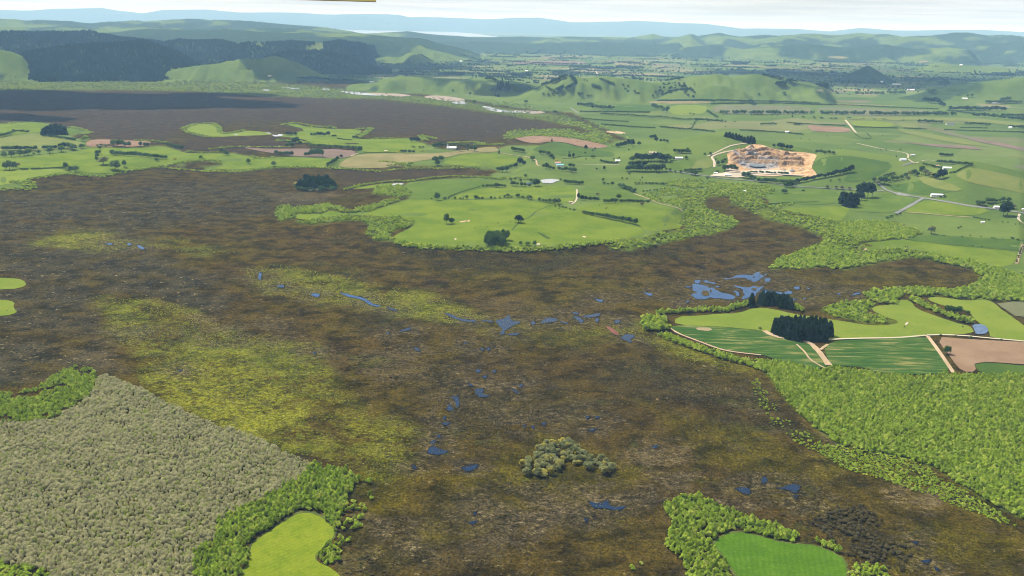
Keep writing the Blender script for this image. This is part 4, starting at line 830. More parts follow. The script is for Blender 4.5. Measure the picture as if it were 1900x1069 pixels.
K = {
 'willow': make_variants('willow_bush', 9, bush, L_WILLOW, low_trunk, seed=1),
 'greyw': make_variants('grey_willow', 5, crown_twig, L_GREYW, low_trunk, M_DEADWOOD, seed=2),
 'scrub': make_variants('scrub_bush', 4, lambda r: crown_round(r, 16, 14, 0.28, 0.085, lo=0.03), L_SCRUB, low_trunk, seed=3),
 'broad': make_variants('broadleaf_tree', 5, lambda r: crown_round(r, 40, 20, 0.24, 0.060, lo=0.03), L_BROAD, seed=4),
 'poplar': make_variants('poplar_tree', 3, lambda r: crown_round(r, 38, 18, 0.26, 0.068, lo=0.02, squeeze=lambda u: 1 - 0.35 * max(u, 0)), L_POPLAR, seed=5),
 'pine': make_variants('pine_tree', 5, lambda r: crown_cone(r, 13, 36, 0.03, 0.095, 0.3, 0.42), L_PINE, lambda r: trunk_mesh(r, 0.8, 0.03, 0), seed=6),
 'cyp': make_variants('cypress_tree', 4, lambda r: crown_round(r, 42, 20, 0.24, 0.060, lo=0.01, squeeze=lambda u: 1 - 0.3 * max(u, 0)), L_CYP, seed=7),
 'olive': make_variants('heath_tree', 4, lambda r: crown_round(r, 34, 20, 0.21, 0.052, lo=0.06), L_OLIVE, seed=8),
 'manuka': make_variants('heath_shrub', 3, lambda r: crown_round(r, 22, 16, 0.24, 0.06, lo=0.03), L_MANUKA, low_trunk, seed=9),
 'yellow': make_variants('flowering_shrub', 2, lambda r: crown_round(r, 22, 16, 0.24, 0.07, lo=0.05), L_YELLOW, low_trunk, seed=10),
 'brown': make_variants('bare_tree', 2, lambda r: crown_round(r, 26, 14, 0.22, 0.05, lo=0.12), L_BROWN, seed=12),
}
NAME = dict(willow='willow_bush', greyw='grey_willow', scrub='scrub_bush', broad='broadleaf_tree', poplar='poplar_tree', pine='pine_tree', cyp='cypress_tree', olive='heath_tree', manuka='heath_shrub', yellow='flowering_shrub', brown='bare_tree')
CAT = dict(willow='bush', greyw='tree', scrub='bush', broad='tree', poplar='tree', pine='tree', cyp='tree', olive='tree', manuka='shrub', yellow='shrub', brown='tree')
def plant(kind, P, h, w, parts=False, label=None, group=None, rz=None):
    v = K[kind][int(RNG.integers(len(K[kind])))]; rz = RNG.uniform(0, 6.28) if rz is None else rz
    if parts:
        o = bpy.data.objects.new(NAME[kind], None); COL.objects.link(o); o.empty_display_size = 1
        obj('trunk', v[1], o); obj('crown', v[0], o)
    else:
        o = obj(NAME[kind], v[2])
    if kind == 'broad' and h < 11.5: o.name = 'shrub' if h > 6.5 else 'bush'  # same broadleaf trees
    o.location = (float(P[0]), float(P[1]), float(P[2])); o.rotation_euler = (0, 0, rz); o.scale = (w, w, h)
    return tag(o, label, CAT[kind], group)

# stuff: the many that are past counting, set out by geometry nodes from a real plant's mesh
def scatter_stuff(name, kind, P, H, Wd, label, cat=None):
    n = len(P)
    me = bpy.data.meshes.new(name); me.vertices.add(n); me.vertices.foreach_set('co', np.asarray(P, np.float32).ravel())
    for nm, v in (('sx', np.stack([Wd, Wd, H], -1)), ('rz', np.stack([RNG.normal(0, .06, n), RNG.normal(0, .06, n), RNG.uniform(0, 6.28, n)], -1))):
        a = me.attributes.new(nm, 'FLOAT_VECTOR', 'POINT'); a.data.foreach_set('vector', np.asarray(v, np.float32).ravel())
    o = obj(name, me); tag(o, label, None, None, 'stuff')
    ng = bpy.data.node_groups.new(name, 'GeometryNodeTree')
    ng.interface.new_socket('Geometry', in_out='INPUT', socket_type='NodeSocketGeometry'); ng.interface.new_socket('Geometry', in_out='OUTPUT', socket_type='NodeSocketGeometry')
    N = ng.nodes; L = ng.links
    gi, go = N.new('NodeGroupInput'), N.new('NodeGroupOutput'); j = N.new('GeometryNodeJoinGeometry')
    for src in PROTO[kind]:
        q = N.new('GeometryNodeObjectInfo'); q.inputs['Object'].default_value = src; q.inputs['As Instance'].default_value = True; q.transform_space = 'ORIGINAL'
        L.new(q.outputs['Geometry'], j.inputs[0])
    ip = N.new('GeometryNodeInstanceOnPoints'); ip.inputs['Pick Instance'].default_value = True
    L.new(gi.outputs[0], ip.inputs['Points']); L.new(j.outputs[0], ip.inputs['Instance'])
    for nm, sock in (('rz', 'Rotation'), ('sx', 'Scale')):
        q = N.new('GeometryNodeInputNamedAttribute'); q.data_type = 'FLOAT_VECTOR'; q.inputs[0].default_value = nm; L.new(q.outputs[0], ip.inputs[sock])
    rv = N.new('FunctionNodeRandomValue'); rv.data_type = 'INT'
    ins = [s for s in rv.inputs if s.enabled and s.name in ('Min', 'Max')]
    ins[0].default_value = 0; ins[1].default_value = len(PROTO[kind]) - 1
    outs = [s for s in rv.outputs if s.enabled]; L.new(outs[0], ip.inputs['Instance Index'])
    L.new(ip.outputs[0], go.inputs[0])
    md = o.modifiers.new('scatter', 'NODES'); md.node_group = ng
    return o

def region_points(poly, spacing, clump=0.0, lam=25.0, avoid=()):
    """points spread evenly over the ground inside an outline of the photograph"""
    poly = np.asarray(poly, float); e = densify(poly, 8); B = at(e[:, 0], e[:, 1])
    x0, y0 = B[:, :2].min(0); x1, y1 = B[:, :2].max(0)
    n = int((x1 - x0) * (y1 - y0) / spacing ** 2)
    nx = max(1, int((x1 - x0) / spacing)); ny = max(1, int((y1 - y0) / spacing))
    gx, gy = np.meshgrid((np.arange(nx) + 0.5) / nx * (x1 - x0) + x0, (np.arange(ny) + 0.5) / ny * (y1 - y0) + y0)
    X = gx.ravel() + RNG.uniform(-.55, .55, gx.size) * spacing; Y = gy.ravel() + RNG.uniform(-.55, .55, gx.size) * spacing
    Z = tz(X, Y); px, py = project(np.stack([X, Y, Z], -1))
    wx = (vnoise(X / 14.0, Y / 14.0) - .5) * 8; wy = (vnoise(X / 14.0 + 9, Y / 14.0) - .5) * 4
    k = inpoly(px + wx, py + wy, poly)
    for q in avoid: k &= ~inpoly(px, py, np.asarray(q, float))
    if clump: k &= fbm(X / lam + 3, Y / lam, 3) > clump
    return np.stack([X, Y, Z], -1)[k]
def belt_points(pts, width, spacing, jit=0.5):
    p = densify(np.asarray(pts, float), 4, False); P = at(p[:, 0], p[:, 1])
    s = np.r_[0, np.cumsum(np.linalg.norm(np.diff(P[:, :2], axis=0), axis=1))]
    out = []
    rows = max(1, int(round(width / spacing)))
    for k in range(rows):
        u = np.arange(spacing * 0.5, s[-1], spacing) + RNG.uniform(-.4, .4, len(np.arange(spacing * 0.5, s[-1], spacing))) * spacing
        X = np.interp(u, s, P[:, 0]); Y = np.interp(u, s, P[:, 1])
        tx = np.interp(u + 2, s, P[:, 0]) - X; ty = np.interp(u + 2, s, P[:, 1]) - Y; l = np.hypot(tx, ty) + 1e-6
        o = ((k + .5) / rows - .5) * width + RNG.uniform(-jit, jit, len(u)) * spacing
        out.append(np.stack([X - ty / l * o, Y + tx / l * o], -1))
    q = np.concatenate(out); return np.stack([q[:, 0], q[:, 1], tz(q[:, 0], q[:, 1])], -1)
PROTO = {}

# ---- willows -------------------------------------------------------------
F1 = SHEETS[0][1]; F2 = SHEETS[1][1]
GREYPOLY = [(175,715),(180,704),(205,700),(245,715),(300,745),(400,790),(470,815),(530,845),(585,862),(560,885),(545,898),(511,915),(438,953),(404,972),(402,997),(362,1031),(362,1110),(100,1110),(90,1062),(0,1045),(-70,1045),(-70,785),(60,787),(105,780),(140,758),(165,738)]
gw = region_points(GREYPOLY, 2.6)
green = []   # (points, height range, width range)
def G(P, h, w): green.append((P, RNG.uniform(h[0], h[1], len(P)), RNG.uniform(w[0], w[1], len(P))))
G(region_points([(362,1110),(362,1031),(404,997),(404,973),(438,955),(511,917),(545,900),(580,866),(610,872),(640,878),(668,890),(650,915),(640,945),(632,972),(624,985),(612,970),(592,953),(562,946),(538,957),(500,982),(470,1000),(450,1012),(462,1030),(452,1050),(430,1110)], 3.4, avoid=[F1]), (3.2, 7.2), (3, 6.4))
G(region_points([(630,872),(664,880),(712,905),(690,925),(672,955),(662,1000),(632,1012),(632,975),(650,940)], 6.0, 0.42, 16), (2.5, 5.5), (3.5, 6))
G(region_points([(583,1020),(610,1008),(634,1003),(632,1046),(600,1047),(583,1035)], 3.3, avoid=[F1]), (2.4, 5), (2.8, 5.2))
G(region_points([(-60,735),(30,730),(60,725),(100,700),(140,680),(175,685),(180,700),(165,735),(140,756),(100,776),(60,785),(-60,784)], 3.0, 0.33, 14), (2.0, 4.4), (2.4, 4.8))
G(region_points([(-60,1046),(0,1046),(90,1062),(100,1110),(-60,1110)], 4.5), (2.5, 4.5), (4, 6))
G(region_points([(1235,940),(1270,925),(1300,924),(1330,940),(1412,972),(1453,979),(1481,998),(1475,1008),(1450,1007),(1412,993),(1360,982),(1345,990),(1318,1006),(1332,1026),(1348,1046),(1376,1110),(1290,1110),(1265,1040),(1235,1010),(1250,975)], 3.4, avoid=[F2]), (2.8, 6.4), (2.8, 6))
G(region_points([(1512,1007),(1536,1000),(1571,1030),(1560,1029),(1530,1018)], 4.2, avoid=[F2]), (4, 6.5), (4.5, 7)); G(region_points([(1560,1110),(1572,1060),(1605,1047),(1662,1066),(1680,1110)], 4.5, avoid=[F2]), (3, 5.5), (4, 6.5))
G(region_points([(1190,960),(1225,930),(1250,960),(1230,1020),(1265,1060),(1180,1069),(1130,1060),(1200,1010)], 9, 0.5, 30), (1.5, 3.5), (2.5, 4.5))
G(region_points([(1400,668),(1440,672),(1490,682),(1520,690),(1560,684),(1610,692),(1660,700),(1720,700),(1780,697),(1840,697),(1960,690),(1960,990),(1870,950),(1830,930),(1790,905),(1740,870),(1680,850),(1620,840),(1560,828),(1536,810),(1484,769),(1453,738),(1429,700)], 3.1), (2.4, 5.8), (2.4, 6.2))
G(region_points(GREYPOLY, 11), (1.6, 3.4), (2.2, 3.6))
G(region_points([(1400,690),(1432,745),(1472,792),(1530,824),(1600,846),(1560,856),(1490,830),(1430,790),(1396,735)], 5.5, 0.45, 18), (1.2, 3.2), (1.8, 3.8))
G(region_points([(1500,828),(1580,826),(1650,842),(1700,858),(1760,893),(1850,950),(1900,985),(1800,950),(1740,925),(1680,905),(1620,885),(1560,868)], 2.8, 0.34, 14), (1.0, 2.4), (1.5, 3.4))
G(belt_points([(1212,592),(1214,606),(1222,616)], 34, 5.5), (6, 9), (7, 10)); G(belt_points([(1228,622),(1262,636),(1300,650),(1352,667),(1396,678),(1440,694)], 15, 4.5), (4, 6.5), (5, 7.5))
G(belt_points([(1216,585),(1240,581),(1275,580),(1305,577),(1340,579),(1365,572),(1388,566)], 10, 5), (5, 8), (6, 8)); G(belt_points([(1470,572),(1490,578)], 12, 5), (6, 8), (7, 9))
G(region_points([(1580,560),(1610,556),(1620,567),(1606,582),(1640,590),(1668,597),(1640,601),(1616,601),(1580,594),(1540,586),(1520,574),(1550,565)], 6.5, 0.34, 20), (3, 6), (4.5, 7))
G(region_points([(1604,549),(1650,540),(1720,538),(1772,541),(1800,533),(1829,517),(1800,500),(1741,485),(1694,479),(1700,470),(1758,478),(1805,485),(1849,500),(1900,515),(1980,520),(1980,565),(1815,556),(1765,554),(1738,549),(1715,551),(1690,549),(1670,556),(1662,563),(1640,566),(1620,562)], 6.2), (4, 7.5), (5.5, 8.5))
G(belt_points([(1694,555),(1710,566),(1738,578),(1770,590),(1800,598)], 16, 5.5), (4, 7.5), (5.5, 8))
G(region_points(SCRUB[2], 8.5, 0.34, 40), (3, 5.5), (5, 8))
G(region_points([(1430,500),(1440,484),(1490,466),(1520,456),(1535,440),(1560,420),(1600,410),(1650,414),(1690,426),(1711,434),(1690,442),(1640,446),(1600,449),(1580,465),(1610,469),(1650,463),(1698,467),(1660,480),(1617,489),(1565,500),(1500,498)], 6.8), (3.5, 6), (5.5, 8))
G(region_points(SCRUB[3], 6.5, 0.30, 30), (3.5, 6), (5.5, 8)); G(region_points(SCRUB[4], 7.2, 0.36, 30), (3.5, 6), (5.5, 8)); G(region_points(SCRUB[5], 7.0, 0.34, 30), (3, 5.5), (5.5, 8))
G(belt_points([(735,452),(780,460),(840,462),(900,464),(960,465),(1010,464),(1060,458),(1110,453),(1150,449)], 16, 6), (3, 5.5), (5, 8))
for b, w_ in (([(640,353),(660,347),(690,341),(730,337),(760,337),(800,331),(840,328),(890,330),(935,334)], 11), ([(930,332),(960,330),(990,335)], 14)): G(belt_points(b, w_, 6), (3, 5), (5, 8))
far_b = []
for b, w_ in (([(0,353),(60,351),(62,344),(50,336)], 18), ([(50,334),(100,327),(125,323),(145,326),(190,329),(230,319),(290,311),(380,319),(440,320),(500,313),(560,311),(640,314),(700,319),(760,314),(830,313),(890,312)], 16),
 ([(20,338),(40,340),(60,348)], 22), ([(95,326),(130,322),(160,327)], 20), ([(300,310),(350,299),(400,298),(412,304)], 16), ([(338,240),(360,231),(395,229),(408,238),(406,246),(420,249),(455,242)], 20), ([(340,242),(352,248),(380,254),(400,256)], 14),
 ([(522,232),(545,228),(570,232),(600,237),(625,238)], 16), ([(660,240),(690,238),(675,250),(662,256)], 26), ([(690,258),(740,258)], 16), ([(130,236),(150,240),(168,247),(150,250)], 22), ([(0,232),(30,228),(62,226)], 14),
 ([(250,261),(290,263),(310,266)], 16), ([(345,282),(380,284),(420,283)], 16), ([(385,278),(420,274),(445,273),(500,274),(540,273)], 14), ([(465,290),(478,295),(512,293)], 12), ([(510,262),(545,262),(570,266)], 34), ([(880,268),(900,270),(930,268)], 24),
 ([(940,258),(990,251),(1040,250),(1080,256),(1120,266)], 30), ([(790,262),(780,252),(810,258)], 20), ([(830,266),(880,264),(900,268)], 20), ([(780,282),(800,279)], 10), ([(720,309),(760,302),(755,312)], 18), ([(704,300),(730,302),(760,308)], 14),
 ([(1240,342),(1290,346),(1340,348),(1400,350)], 40), ([(1176,342),(1210,341),(1245,343)], 12), ([(1408,382),(1440,385),(1470,379)], 18)):
    far_b.append((belt_points(b, w_, 7.5), (2.5, 5), (5, 9)))
for P, h, w in far_b: G(P, h, w)
# loose bushes that dot the scrub north of the swamp
G(region_points(SCRUB[0], 30, 0.40, 130), (3, 7), (8, 15)); G(region_points(SCRUB[1], 16, 0.35, 60), (3, 6), (7, 11))
G(region_points([(860,180),(1000,196),(1060,212),(1140,240),(1180,262),(1140,262),(1060,236),(1000,222),(900,205)], 38, 0.45, 120), (3, 6), (7, 12))

GP = np.concatenate([g[0] for g in green]); GH = np.concatenate([g[1] for g in green]); GW = np.concatenate([g[2] for g in green])
def split(P, H, kind, label, group, sname, slabel, n=300):
    px, py = project(P); inv = (px > 5) & (px < 1895) & (py > 0) & (py < 1064)
    order = np.argsort(np.where(inv, np.hypot(P[:, 0], P[:, 1]) / H[1], 1e9)); return order[:n], order[n:]
a, b = split(gw, (0, np.ones(len(gw))), 'greyw', '', '', '', '')
gf = 0.55 + 0.9 * fbm(gw[:, 0] / 16, gw[:, 1] / 16, 3)
ghh = RNG.uniform(2.2, 5.4, len(gw)) * gf; gww = RNG.uniform(1.8, 4.2, len(gw)) * gf
for i in a: plant('greyw', gw[i], ghh[i], gww[i], False, 'bare grey willow in the pale thicket beside the lime meadow', 'grey willows of the pale thicket')
def protos(kind, extra=()):
    got = {}
    for o in COL.objects:
        if o.type == 'MESH' and o.name.split('.')[0] == NAME[kind] and o.data.name not in got: got[o.data.name] = o
    PROTO[kind] = list(got.values())
protos('greyw')
scatter_stuff('grey_willow_thicket', 'greyw', gw[b], ghh[b], gww[b], 'thicket of bare grey willows filling the lower left')
a, b = split(GP, (0, GW), 'willow', '', '', '', '')
for i in a: plant('willow', GP[i], GH[i], GW[i], False, 'bright green willow bush in the belts round the swamp', 'green willow bushes')
protos('willow')
dist = np.hypot(GP[b, 0], GP[b, 1]); nearb = b[dist < 4200]; farb = b[dist >= 4200]
scatter_stuff('willow_thicket', 'willow', GP[nearb], GH[nearb], GW[nearb], 'green willow thickets edging the swamp and paddocks')
for k in range(4):
    q = at(905 + 30 * k, 246 - 3 * k)[0]; plant('scrub', q, 4.5, 8, False, 'pale green scrub bush beyond the far end of the dark swamp', 'scrub bushes beyond the dark swamp')
protos('scrub')
scatter_stuff('willow_scrub', 'scrub', GP[farb], GH[farb], GW[farb], 'pale green scrub dotted along the far swamp edge')
print('willows', len(gw), len(GP))
# ---- dark heath in the bog
mk = np.concatenate([region_points([(1502,969),(1546,940),(1605,938),(1643,973),(1590,978),(1626,997),(1674,1011),(1695,1038),(1674,1062),(1622,1046),(1571,1031),(1536,1000)], 3.2, 0.46, 9)])
mh = RNG.uniform(1.8, 3.6, len(mk)); mw = RNG.uniform(2.6, 4.6, len(mk))
pxy = np.hypot(mk[:, 0], mk[:, 1]); o_ = np.argsort(pxy)
for i in o_[:220]: plant('manuka', mk[i], mh[i], mw[i], False, 'dark brown heath shrub on the bog near the vivid green meadow', 'dark heath shrubs by the vivid meadow')
protos('manuka')
m2 = [mk[o_[220:]]]; H2 = [mh[o_[220:]]]; W2_ = [mw[o_[220:]]]
for pl, sp, cl in ((DARKZ[0][0], 7, 0.40), (DARKZ[1][0], 8, 0.42), (DARKZ[3][0], 5, 0.35), ([(-60,360),(420,345),(620,370),(420,410),(260,470),(450,560),(300,560),(180,600),(260,690),(-60,720)], 14, 0.47), ([(640,600),(1100,640),(1250,750),(1100,800),(900,780),(760,860),(700,760)], 10, 0.46), ([(1180,640),(1400,700),(1500,800),(1300,800),(1150,740)], 6, 0.40), ([(900,900),(1000,890),(1080,905),(1030,920),(940,915)], 4.5, 0.35), ([(830,760),(930,760),(950,810),(860,820)], 3.6, 0.3), ([(660,960),(900,960),(1100,1000),(1000,1069),(640,1069)], 9, 0.46), ([(1340,880),(1480,880),(1560,930),(1480,960),(1320,960)], 7, 0.45)):
    q = region_points(pl, sp, cl, 20); m2.append(q); H2.append(RNG.uniform(0.6, 1.5, len(q))); W2_.append(RNG.uniform(1.2, 3.0, len(q)))
scatter_stuff('heath', 'manuka', np.concatenate(m2), np.concatenate(H2), np.concatenate(W2_), 'low dark heath dotted over the bog')
# yellow-green tussock clumps on the lime patches
ty = []
for pl, a_ in LIME[:5] + YELLOW[:1]: ty.append(region_points(pl, 5.5, 0.50, 22))
ty = np.concatenate(ty)
M_TUS = leaf_mat('sedge_blades', (0.10, 0.125, 0.016), (0.225, 0.215, 0.03))
def tussocks(name, P, rad, hgt, mat, label):
    n = len(P); a = np.arange(6) * math.pi / 3; r = RNG.uniform(.6, 1.3, (n, 6)) * rad; ph = RNG.uniform(0, 1, (n, 1))
    ring = np.stack([P[:, :1] + np.cos(a + ph) * r, P[:, 1:2] + np.sin(a + ph) * r, np.repeat(P[:, 2:], 6, 1) - 0.05], -1)
    top = P.copy(); top[:, 2] += hgt * RNG.uniform(.6, 1.3, n); top[:, :2] += RNG.normal(0, rad * .2, (n, 2))
    V = np.concatenate([ring, top[:, None]], 1).reshape(-1, 3); b_ = np.arange(n)[:, None] * 7; i = np.arange(6)
    f = np.stack([b_ + i, b_ + (i + 1) % 6, np.repeat(b_ + 6, 6, 1)], -1).reshape(-1, 3)
    me = mesh_np(name, V, f, mat); fattr(me, 'tone', np.repeat(RNG.random(n), 6), 'FACE'); tag(obj(name, me), label, None, None, 'stuff')
tussocks('sedge', ty, 1.1, 0.9, M_TUS, 'yellow green sedge clumps on the bog')
M_TUB = leaf_mat('rush_blades', (0.030, 0.024, 0.010), (0.085, 0.066, 0.024))
tb = np.concatenate([region_points([(640,1110),(660,900),(800,700),(1000,600),(1200,640),(1420,740),(1560,860),(1750,960),(1960,1069),(1960,1110)], 3.4, 0.42, 14, avoid=[F1, F2])])
tussocks('rushes', tb, 0.8, 0.7, M_TUB, 'brown rushes and wire grass covering the bog')
pt = []
for q in LAGOONS:
    c_ = np.mean(q, 0); big = [tuple(c_ + (np.array(v) - c_) * 1.25 + np.array([0, .3])) for v in q]; y_ = c_[1]
    if np.ptp(np.array(q)[:, 0]) > 7: pt.append(region_points(big, 3.0 if y_ > 570 else 3.4, 0.47 if y_ > 570 else 0.51, 6))
M_SEDGE = leaf_mat('pool_sedge_blades', (0.045, 0.042, 0.012), (0.130, 0.115, 0.030))
tussocks('pool_sedge', np.concatenate(pt), 1.7, 1.0, M_SEDGE, 'sedge tufts standing in and around the bog pools')
print('tussocks', len(ty), len(tb))
# ------------------------------------------------------------------ single trees, rows and groves
def size_at(P, hpx, wpx):
    d = P - np.array([0, 0, CAM_H]); s = np.linalg.norm(d); c = math.hypot(d[0], d[1]) / s
    return hpx * s / F / max(c, 0.5), wpx * s / F
def trees(kind, label, lst, group=None, wr=0.95):
    px = np.array([q[0] for q in lst], float); py = np.array([q[1] for q in lst], float); P = at(px, py)
    for q, p in zip(lst, P):
        hpx = q[2]; wpx = q[3] if len(q) > 3 else hpx * wr
        h, w = size_at(p, hpx, wpx)
        k = kind if not isinstance(kind, tuple) else kind[int(RNG.integers(len(kind)))]
        plant(k, p, h, w, hpx >= 8.5, label, group if len(lst) > 1 else None)
def row(a, b, n, h0, h1=None, w=None, jx=1.0, jy=0.4):
    h1 = h0 if h1 is None else h1; out = []
    for i in range(n):
        t = (i + .5) / n; h = (h0 + (h1 - h0) * t) * RNG.uniform(.85, 1.12)
        out.append((a[0] + (b[0] - a[0]) * t + RNG.uniform(-jx, jx), a[1] + (b[1] - a[1]) * t + RNG.uniform(-jy, jy), h, (w or h) * RNG.uniform(.9, 1.15)))
    return out
def grove(poly, spacing, hpx, wm, kind, label, group, sd=0.12):
    P = region_points(poly, spacing)
    for p in P:
        h, _ = size_at(p, hpx * RNG.uniform(1 - sd, 1 + sd), 1); plant(kind, p, h, wm * RNG.uniform(.85, 1.2), hpx > 15, label, group)

# black pine blocks on the near farm
grove([(1430,619),(1450,628),(1490,634),(1525,633),(1540,626),(1532,616),(1510,613),(1470,613),(1440,611)], 5.0, 26, 10.5, 'pine', 'tall black pine in the dense block beside the wheat', 'pines of the big block beside the wheat', 0.07)
grove([(1388,572),(1400,568),(1430,567),(1462,577),(1472,580),(1466,572),(1440,561),(1410,560),(1390,566)], 6.0, 21, 11, 'pine', 'dark pine in the strip between the pools and bright paddock', 'pines of the strip beside the pools')
# kahikatea grove standing in the swamp
grove([(552,352),(575,354),(600,354),(622,350),(616,342),(600,336),(575,334),(558,342)], 12, 12, 13, 'cyp', 'dark tree of the oval grove standing alone in brown swamp', 'trees of the oval swamp grove', 0.3)
for p in region_points([(545,354),(575,357),(605,357),(628,352),(620,343),(600,334),(575,332),(552,342)], 13): plant(('olive', 'broad')[int(RNG.integers(2))], p, RNG.uniform(6, 11), RNG.uniform(9, 14), False, 'lower green tree skirting the oval grove in brown swamp', 'skirt of the oval swamp grove')
# heath grove in the near bog
HG = [(965,880),(976,888),(1013,890),(1028,880),(1044,880),(1079,871),(1100,880),(1127,886),(1141,871),(1113,853),(1085,848),(1070,826),(1045,822),(1020,824),(995,838),(980,848),(972,868)]
P_ = region_points(HG, 5.6, 0.36, 9)
for p in P_: plant('olive', p, RNG.uniform(4.5, 9.5), RNG.uniform(5.5, 9.5), True, 'grey green heath tree of the clump alone in the near bog', 'heath trees of the bog clump')
for p in region_points(HG, 17)[:14]: plant('yellow', p + np.array([RNG.uniform(-3, 3), RNG.uniform(-3, 3), 2.2]), 3.2, 2.6, False, 'yellow flowering shrub in the grey green bog clump', 'flowering shrubs of the bog clump')
# oval grove on the island paddock
grove([(896,457),(915,460),(938,456),(940,448),(925,444),(902,448)], 9, 19, 11, 'broad', 'dark round tree in the clump low on the island paddock', 'trees of the island paddock clump')
trees('poplar', 'slim tree at the right end of the island paddock clump', [(941,446,20,12)])
trees('cyp', 'dark lone spreading tree in the middle of the island paddock', [(962,414,15,18)])
trees('poplar', 'pointed tree at the left of the island paddock', [(828,416,20,12)])
trees('broad', 'round tree beside the pointed one on the island paddock', [(838,416,12,12)])
trees('poplar', 'small feathery tree at the foot of the island paddock', [(966,456,9,7),(979,456,8,11),(992,457,11,8)], 'small trees at the island paddock foot')
trees('poplar', 'pale column tree heading the long island tree line', [(811,372,15,13)])
trees(('broad','poplar'), 'tree of the broken line across the island pasture', [(801,371,4),(825,371,6,8),(832,370,4),(844,370,5),(854,370,4),(859,370,4),(866,370,8,6),(883,371,9,9),(889,371,6),(895,371,6),(911,370,6),(918,370,5),(927,368,4),(936,367,5),(942,367,8,9),(949,367,4),(961,367,8,10),(970,369,6,8),(981,371,9,13),(1001,373,7,8),(1008,375,6),(1014,376,7),(1020,377,9),(1029,379,12,11),(1036,379,12,11)], 'trees of the broken island line')
trees('cyp', 'dark tree of the shelter clump above the island hedge', [(1073,371,13,6),(1080,372,10,9),(1087,373,9,9),(1095,373,8,9),(1103,373,8,9),(1109,373,7,8)], 'shelter clump above the island hedge')
trees('brown', 'bare brown tree beside the island shelter clump', [(1108,364,6,9)]); trees('brown', 'bare brown tree at the end of the willow lined track', [(1191,383,8,9)])
trees('broad', 'bushy tree of the dark belt by the willow track', row((1118,377),(1146,377),4,8,9,9) + row((1150,376),(1204,377),9,7,6,8) + [(1148,370,10,11)], 'trees of the dark belt by the willow track')
trees('broad', 'bush in the gap of the island fence line', [(1030,384,3,4),(1038,385,4,5),(1044,386,4,6),(1050,387,4,5),(1058,390,4,5),(1065,391,4,6)], 'bushes in the island fence gap')
trees('broad', 'tree of the thick row at the right of the island', row((1080,396),(1182,418),17,7,12,8), 'thick tree row right of the island')
trees('broad', 'low bush beside the dark fence above the island', row((894,347),(940,348),8,5,6,6) + [(921,348,9,10)], 'bushes beside the dark island fence')
trees('broad', 'tree by the farm pond on the middle farmland', [(952,345,9,11),(960,345,7),(968,346,8),(974,346,7),(982,347,7,8),(993,346,14,13),(998,345,12,9),(975,328,5,7),(985,338,7),(966,338,6),(948,336,5),(956,334,5),(992,337,6)], 'trees about the middle farm pond')
trees('broad', 'tree of the row right of the white pond', row((1046,341),(1083,343),8,8,8,8), 'row right of the white pond')
trees('poplar', 'pale slim tree by the farm gateway', [(1119,338,8,6)]); trees('broad', 'shrub by the farm gateway', [(1121,343,6,7),(1128,343,4,5),(1136,344,7,8)], 'shrubs by the farm gateway')
trees('broad', 'round tree of the group above the channel swamp', [(925,319,10,10),(932,320,12,12),(940,319,12,11),(948,313,8,9)], 'round trees above the channel swamp')
trees('cyp', 'dark tree of the cluster behind the channel swamp', [(958,310,8),(965,307,15,13),(972,307,9,9),(955,311,7)], 'dark cluster behind the channel swamp')
trees('broad', 'tree by the farm track bend', [(988,298,9,10)])
trees('broad', 'tree of the line leading to the sheds', [(1003,287,9),(1009,287,8),(1017,290,10,10),(1023,294,9,10),(1027,297,7)], 'line of trees leading to the sheds')
trees('yellow', 'yellow flowering tree beside the sheds', [(1032,301,6,8)])
trees('broad', 'tree around the red and teal sheds', [(1009,312,8,8),(1014,314,12,10),(1021,315,8),(1027,316,7),(1037,317,8),(1043,318,7),(1050,318,9,10),(1057,318,7),(1062,320,9),(1067,320,8),(1058,311,8),(1064,311,7)], 'trees around the sheds')
trees('cyp', 'lone slim dark tree right of the sheds', [(1121,316,8,5)]); trees('cyp', 'pair of dark trees on the fence above the sheds', [(1057,294,8,7),(1064,294,10,6)], 'dark pair above the sheds'); trees('broad', 'low round tree in the dark paddock', [(1100,294,6,10)])
trees('pine', 'narrow dark tree beside the stubble', [(926,285,7,3)]); trees('pine', 'small dark tree in front of the red ploughed field', [(1024,263,6,3),(1087,275,6,7),(1104,277,4,3)], 'small trees by the red ploughed field')
trees('broad', 'tree of the clump under the red ploughed field', row((948,280),(974,283),7,8,7,7), 'clump under the red ploughed field')
trees('broad', 'heavy twin tree alone above the channel swamp', [(808,302,12,14),(818,299,10,13),(812,307,10,11)], 'heavy twin trees above the channel swamp')
trees('cyp', 'dark tree of the block on the north paddock edge', [(763,264,9,9),(770,264,10,10),(776,264,9,8)], 'dark block on the north paddock edge')
trees('broad', 'tree in the garden around the white chapel', [(806,275,9,10),(813,275,11,12),(820,275,10,10),(827,272,6),(836,272,6),(843,272,6),(850,273,6),(856,273,6),(862,274,5),(868,273,6),(874,280,10,8),(880,281,11,10),(868,281,5),(848,278,4)], 'trees around the white chapel')
trees('broad', 'small shrub on the paddock left of the chapel', [(767,274,3,8),(779,275,4,5),(785,275,4,5)], 'shrubs left of the chapel')
trees('cyp', 'dark tree in the huddle left of the stubble', [(746,283,5,7),(752,284,6,8),(760,284,6,8),(767,284,5,7)], 'dark huddle left of the stubble'); trees('yellow', 'yellow gorse bush at the fence end', [(737,284,3,5),(741,284,4,5)], 'yellow gorse at the fence end')
